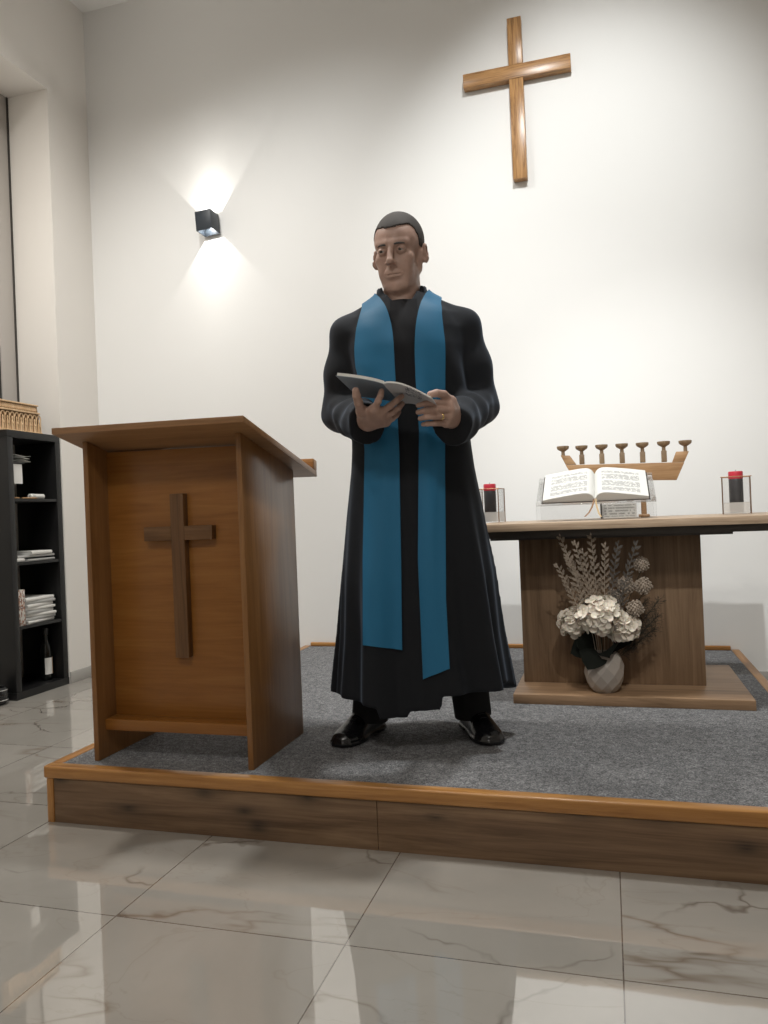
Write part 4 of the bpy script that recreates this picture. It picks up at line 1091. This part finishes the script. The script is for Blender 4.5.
e = empty('rolled_paper', at(-.06, T+.235, ZS[3]), 0, 'roll of white paper lying at the far end of the top compartment', 'paper roll')
bm = BM(); lathe(bm, [(.013, -.055), (.015, -.053), (.015, .053), (.013, .055), (.006, .055), (.006, -.055)], 18, cap=False); bmesh.ops.rotate(bm, verts=bm.verts, cent=(0, 0, 0), matrix=Matrix.Rotation(PI/2, 3, 'X')); bmesh.ops.translate(bm, verts=bm.verts, vec=(0, 0, .0152)); obj('roll', bm, M['paper'], e)
bm = BM(); lathe(bm, [(.0152, -.012), (.0156, -.011), (.0156, .011), (.0152, .012)], 18, cap=False); bmesh.ops.rotate(bm, verts=bm.verts, cent=(0, 0, 0), matrix=Matrix.Rotation(PI/2, 3, 'X')); bmesh.ops.translate(bm, verts=bm.verts, vec=(0, -.03, .0152)); obj('band', bm, M['paper2'], e)
# booklets: block of pages with a cover folded round its spine
def booklet(loc, w, l, h, rz, lab, grp, cover, spine_front=True, name='booklet_stacked'):
    e = empty('brochure', loc, rz, lab, 'brochure', grp)
    bm = BM(); box(bm, -w, -.002, -l/2+.002, l/2-.002, .0012, h-.0012, .0006); obj('pages', bm, M['paper2'], e)
    bm = BM(); n = 6
    out = [(-w-.001, 0)]+[(0+h/2*math.sin(PI*i/n)*.6, h/2-h/2*math.cos(PI*i/n)) for i in range(n+1)]+[(-w-.001, h)]
    inn = [(-w-.001, h-.001)]+[(0+(h/2-.001)*math.sin(PI*i/n)*.6-.0005, h/2+(h/2-.001)*math.cos(PI*i/n)) for i in range(n+1)]+[(-w-.001, .001)]
    prism(bm, out+inn, -l/2, l/2, 'XZ'); obj('cover', bm, cover, e); return e
wp = M['paper']; gp = plain('silver_grey_cover', (.42, .42, .41), .3); bp = plain('black_cover', (.02, .02, .022), .4)
z = ZS[2]
for w, l, h, dx, dy, rz, mat, lab in ((.20, .075, .020, -.02, .040, .1, wp, 'white brochure at the near end of the second shelf'), (.21, .23, .012, -.015, .205, .06, gp, 'grey brochure at the bottom of the pile on the second shelf'), ):
    booklet(at(dx, T+dy, z), w, l, h, rz, lab, 'brochures on the second shelf', mat)
booklet(at(-.03, T+.180, z+.0215), .20, .28, .013, -.04, 'black brochure in the middle of the pile on the second shelf', 'brochures on the second shelf', gp)
booklet(at(-.02, T+.212, z+.0355), .21, .17, .020, .03, 'white thick brochure on top of the pile on the second shelf', 'brochures on the second shelf', wp)
# third compartment: upright box file and a pile of brochures
z = ZS[1]
bf = empty('book', at(-.012, T+.032, z), 0, 'upright white book with coloured spine beside the brochure pile', 'book')
m_, nt, b_ = new_mat('printed_spine'); v = coords(nt, (60, 60, 28)); nn = noise(nt, v, 1.2, 2)
setc(nt, b_, ramp(nt, nn, [(.45, (.62, .60, .56)), (.52, (.35, .14, .06)), (.6, (.05, .05, .07)), (.63, (.62, .60, .56))])); b_.inputs['Roughness'].default_value = .5
bm = BM(); box(bm, -.20, -.003, -.022, .022, .003, .197, .001); obj('pages', bm, M['paper2'], bf)
bm = BM(); box(bm, -.002, .002, -.026, .026, 0, .20, .001); obj('spine', bm, m_, bf)
for s in (-1, 1):
    bm = BM(); box(bm, -.205, -.0023, s*.0245-.0014, s*.0245+.0014, 0, .20, .0005); obj('cover', bm, M['paper'], bf)
zz = z; labs = ['bottom', 'second from the bottom', 'third from the bottom', 'fourth from the bottom', 'fifth from the bottom', 'third from the top', 'second from the top', 'topmost']
for k, (h, dy, rz, l, mt) in enumerate(((.017, .205, .10, .19, wp), (.018, .200, .02, .20, gp), (.016, .195, -.08, .20, wp), (.020, .200, .08, .18, gp), (.015, .195, -.03, .20, wp), (.019, .200, .09, .18, wp), (.016, .197, -.06, .19, gp), (.018, .200, .04, .19, wp))):
    booklet(at(-.03, T+dy-.005, zz), .19, l+.045, h, rz, ('white' if mt is wp else 'grey')+' brochure, '+labs[k]+' in the pile on the third shelf', 'brochures piled on the third shelf', mt); zz += h+.0008
# bottom compartment: wine bottle and a dark cup
z = ZS[0]
bo = empty('bottle', at(-.085, T+.295, z), 0, 'dark wine bottle with a white label at the bottom of the bookcase', 'bottle')
bg = plain('dark_bottle_glass', (.006, .007, .006), .06)
bm = BM(); lathe(bm, [(.026, 0), (.031, .004), (.032, .02), (.032, .175), (.029, .195), (.018, .222), (.0135, .235), (.0130, .262)], 32); obj('body', bm, bg, bo, .9)
bm = BM(); lathe(bm, [(.0150, .2623), (.0155, .266), (.0155, .300), (.014, .303)], 24); obj('capsule', bm, plain('bottle_capsule', (.05, .05, .05), .25, .6), bo)
bm = BM(); n = 16; rows = [[(.0326*math.cos(a), .0326*math.sin(a), zv) for a in np.linspace(-1.15, .25, n)] for zv in (.035, .13)]
sheet(bm, rows, .0006); obj('label_paper', bm, M['paper'], bo, 1.2)
bm = BM(); rows = [[(.0327*math.cos(a), .0327*math.sin(a), zv) for a in np.linspace(.28, .9, 8)] for zv in (.035, .13)]
sheet(bm, rows, .0006); obj('side_label', bm, tan, bo, 1.2)
cu = empty('goblet', at(-.16, T+.10, z), 0, 'dark goblet standing left of the bottle at the bottom of the bookcase', 'goblet')
dk = plain('dark_glaze', (.012, .012, .012), .12)
bm = BM(); lathe(bm, [(.040, 0), (.040, .005), (.014, .012), (.009, .03)], 24); obj('foot', bm, dk, cu)
bm = BM(); lathe(bm, [(.009, .0303), (.009, .065), (.013, .075)], 20); obj('stem', bm, dk, cu)
bm = BM(); lathe(bm, [(.013, .0753), (.034, .095), (.040, .125), (.038, .160), (.036, .160), (.037, .125), (.030, .098), (.002, .085)], 24); obj('bowl', bm, dk, cu)
# carved panel on top
cv = empty('carved_relief', at(-.055, .02, SH+.0015), 0, 'carved pale wooden relief of arches standing on top of the black bookcase', 'carving')
cv.scale = (1, 1, 1.33)
cwm = wood('pale_carved_wood', (.46, .29, .15), (.70, .48, .28), (.80, .62, .41), 'Z', .6, 1.6, contrast=.8)
cdk = wood('brown_carved_ground', (.16, .085, .035), (.24, .14, .06), (.33, .20, .10), 'Z', .7, 1.6)
y0, y1, hC = -.115, .318, .128
def yr(z): return y1-(z/hC)*.034
bm = BM(); prism(bm, [(y0, 0), (y1, 0), (yr(hC), hC), (y0, hC)], -.030, -.004, 'YZ', .002); obj('ground', bm, cdk, cv)
bm = BM(); prism(bm, [(y0, 0), (y1, 0), (yr(.008), .008), (y0, .008)], -.0035, .008, 'YZ', .0015); obj('bottom_rail', bm, cwm, cv)
bm = BM(); prism(bm, [(y0, .088), (yr(.088)+.002, .088), (yr(.095)+.002, .095), (y0, .095)], -.0035, .009, 'YZ', .0015); obj('cornice', bm, cwm, cv)
bm = BM(); prism(bm, [(y0, .122), (yr(.122)+.001, .122), (yr(hC), hC), (y0, hC)], -.0035, .008, 'YZ', .0015); obj('top_rail', bm, cwm, cv)
bm = BM()                                     # scrollwork band between cornice and top rail
yy = y0+.006
while yy < yr(.11)-.008:
    for q in range(10):
        a0 = q*2*PI/10; a1 = (q+1)*2*PI/10
        tube(bm, [(.000, yy+.0058*math.cos(a0), .1085+.0095*math.sin(a0)), (.000, yy+.0058*math.cos(a1), .1085+.0095*math.sin(a1))], .0020, 5)
    tube(bm, [(.0005, yy-.003, .103), (.0005, yy+.003, .114)], .0022, 5); yy += .0135
obj('scroll_band', bm, cwm, cv, .8)
pitch = .0345; nA_ = int((yr(.05)-y0)/pitch)
for k in range(nA_):
    yc_ = y1-.022-pitch*k-.004
    bm = BM()
    tube(bm, [(.0, yc_+.0125*math.cos(a)*1.15, .066+.0165*math.sin(a)) for a in np.linspace(0, PI, 12)], .0036, 7)
    obj('arch', bm, cwm, cv, .8)
    bm = BM()
    tube(bm, [(.0, yc_+.0160, .0085), (.0, yc_+.0145, .03), (.0, yc_+.0145, .0655)], [.0038, .0028, .0034], 7); obj('column', bm, cwm, cv, .8)
    bm = BM()                                # robed little figure in the niche
    lathe(bm, [(.0072, .0085), (.0064, .022), (.0056, .042), (.0034, .050), (.0030, .052), (.0046, .056), (.0048, .060), (.0030, .065), (.0005, .066)], 10, (-.0005, yc_+random.uniform(-.001, .001), 0))
    for s in (-1, 1): tube(bm, [(.002, yc_+s*.0055, .042), (.006, yc_+s*.004, .033), (.0075, yc_, .037)], .0018, 5)
    obj('niche_figure', bm, cwm, cv, .8)
# small round thing on the floor beside the bookcase, at the edge of the photograph
fo = empty('round_pot', (-1.425, 1.300, .0005), 0, 'small black pot with bright metal hoops on the floor beside the bookcase', 'pot')
bm = BM(); lathe(bm, [(.045, 0), (.058, .02), (.062, .05), (.056, .085), (.050, .092), (.044, .088), (.05, .05)], 28); obj('body', bm, plain('black_pot_body', (.012, .012, .013), .25), fo, .8)
for r, z in ((.0605, .026), (.0585, .078)):
    bm = BM(); pts = [(r*math.cos(a), r*math.sin(a), z) for a in np.linspace(0, 2*PI, 33)]; tube(bm, pts, .0034, 8, False); obj('hoop', bm, M['chrome'], fo)
# ------------------------------------------------------------------ light
def spot(name, loc, target, power, angle, blend, rad, col=(1, .95, .88)):
    L = bpy.data.lights.new(name, 'SPOT'); L.energy = power; L.spot_size = math.radians(angle); L.spot_blend = blend; L.shadow_soft_size = rad; L.color = col
    o = bpy.data.objects.new(name, L); COL.objects.link(o); o.location = loc
    o.rotation_euler = (Vector(target)-Vector(loc)).to_track_quat('-Z', 'Y').to_euler(); return o
def area(name, loc, target, power, sx, sy, col=(1, .95, .88)):
    L = bpy.data.lights.new(name, 'AREA'); L.energy = power; L.shape = 'RECTANGLE'; L.size = sx; L.size_y = sy; L.color = col
    o = bpy.data.objects.new(name, L); COL.objects.link(o); o.location = loc
    o.rotation_euler = (Vector(target)-Vector(loc)).to_track_quat('-Z', 'Y').to_euler(); return o
def point(name, loc, power, rad, col=(1, .95, .88)):
    L = bpy.data.lights.new(name, 'POINT'); L.energy = power; L.shadow_soft_size = rad; L.color = col
    o = bpy.data.objects.new(name, L); COL.objects.link(o); o.location = loc; return o
NEUT = (.985, 1, .985)
WARM = (1, .96, .895)
spot('ceiling_spot_wall', (1.75, -.2, 4.15), (1.68, 2.18, 2.50), 290, 54, 1, .06, NEUT)
spot('ceiling_spot_wall_low', (.1, .3, 4.15), (.2, 2.18, .6), 130, 100, 1, .06, NEUT)
spot('ceiling_downlight', (1.6, .65, 4.15), (1.6, .75, 0), 260, 84, 1, .08, NEUT)
spot('ceiling_downlight_left', (-.55, .4, 4.15), (-.8, .7, 0), 230, 135, 1, .08, WARM)
spot('hall_spot_table', (2.3, -2.2, 4.1), (2.1, 2.18, .55), 350, 32, .8, .05, NEUT)
area('hall_lamp', (1.2, -3.2, 4.2), (1.2, -3.2, 0), 66, .6, .6, WARM)
# narrow-beam lamp in the middle of the wall lamp: brightest straight up and straight down
o = point('wall_lamp_bulb', (-.502, YW-.066, 2.728), 3.6, .003, (1, .97, .91)); L = o.data; L.use_nodes = True; nt = L.node_tree
em = nt.nodes['Emission']; tc = nt.nodes.new('ShaderNodeTexCoord'); sx = nt.nodes.new('ShaderNodeSeparateXYZ'); nt.links.new(tc.outputs['Normal'], sx.inputs[0])
c2 = mathn(nt, 'MULTIPLY', sx.outputs['Z'], sx.outputs['Z']); nt.links.new(mathn(nt, 'DIVIDE', .6, mathn(nt, 'SUBTRACT', 1.13, c2)), em.inputs['Strength'])
wd = bpy.data.worlds.new('World'); scene.world = wd; wd.use_nodes = True
wd.node_tree.nodes['Background'].inputs[0].default_value = (1, .97, .93, 1); wd.node_tree.nodes['Background'].inputs[1].default_value = .02

# ------------------------------------------------------------------ camera
yaw, pit, rol, f = .2846, .0034, -.0404, 763.74
fw = Vector((-math.sin(yaw)*math.cos(pit), math.cos(yaw)*math.cos(pit), math.sin(pit)))
r0 = Vector((math.cos(yaw), math.sin(yaw), 0)); u0 = r0.cross(fw)
r = r0*math.cos(rol)+u0*math.sin(rol); u = u0*math.cos(rol)-r0*math.sin(rol)
cam = bpy.data.cameras.new('camera'); cam.sensor_fit = 'VERTICAL'; cam.sensor_height = 32; cam.lens = f/1024*32; cam.clip_start = .02
co = bpy.data.objects.new('camera', cam); COL.objects.link(co)
co.matrix_world = Matrix(((r.x, u.x, -fw.x, 1.7403), (r.y, u.y, -fw.y, -2.0175), (r.z, u.z, -fw.z, .929), (0, 0, 0, 1)))
scene.camera = co
vs = scene.view_settings; vs.view_transform = 'Standard'; vs.look = 'None'; vs.gamma = 1; vs.use_curve_mapping = False; vs.exposure = 0
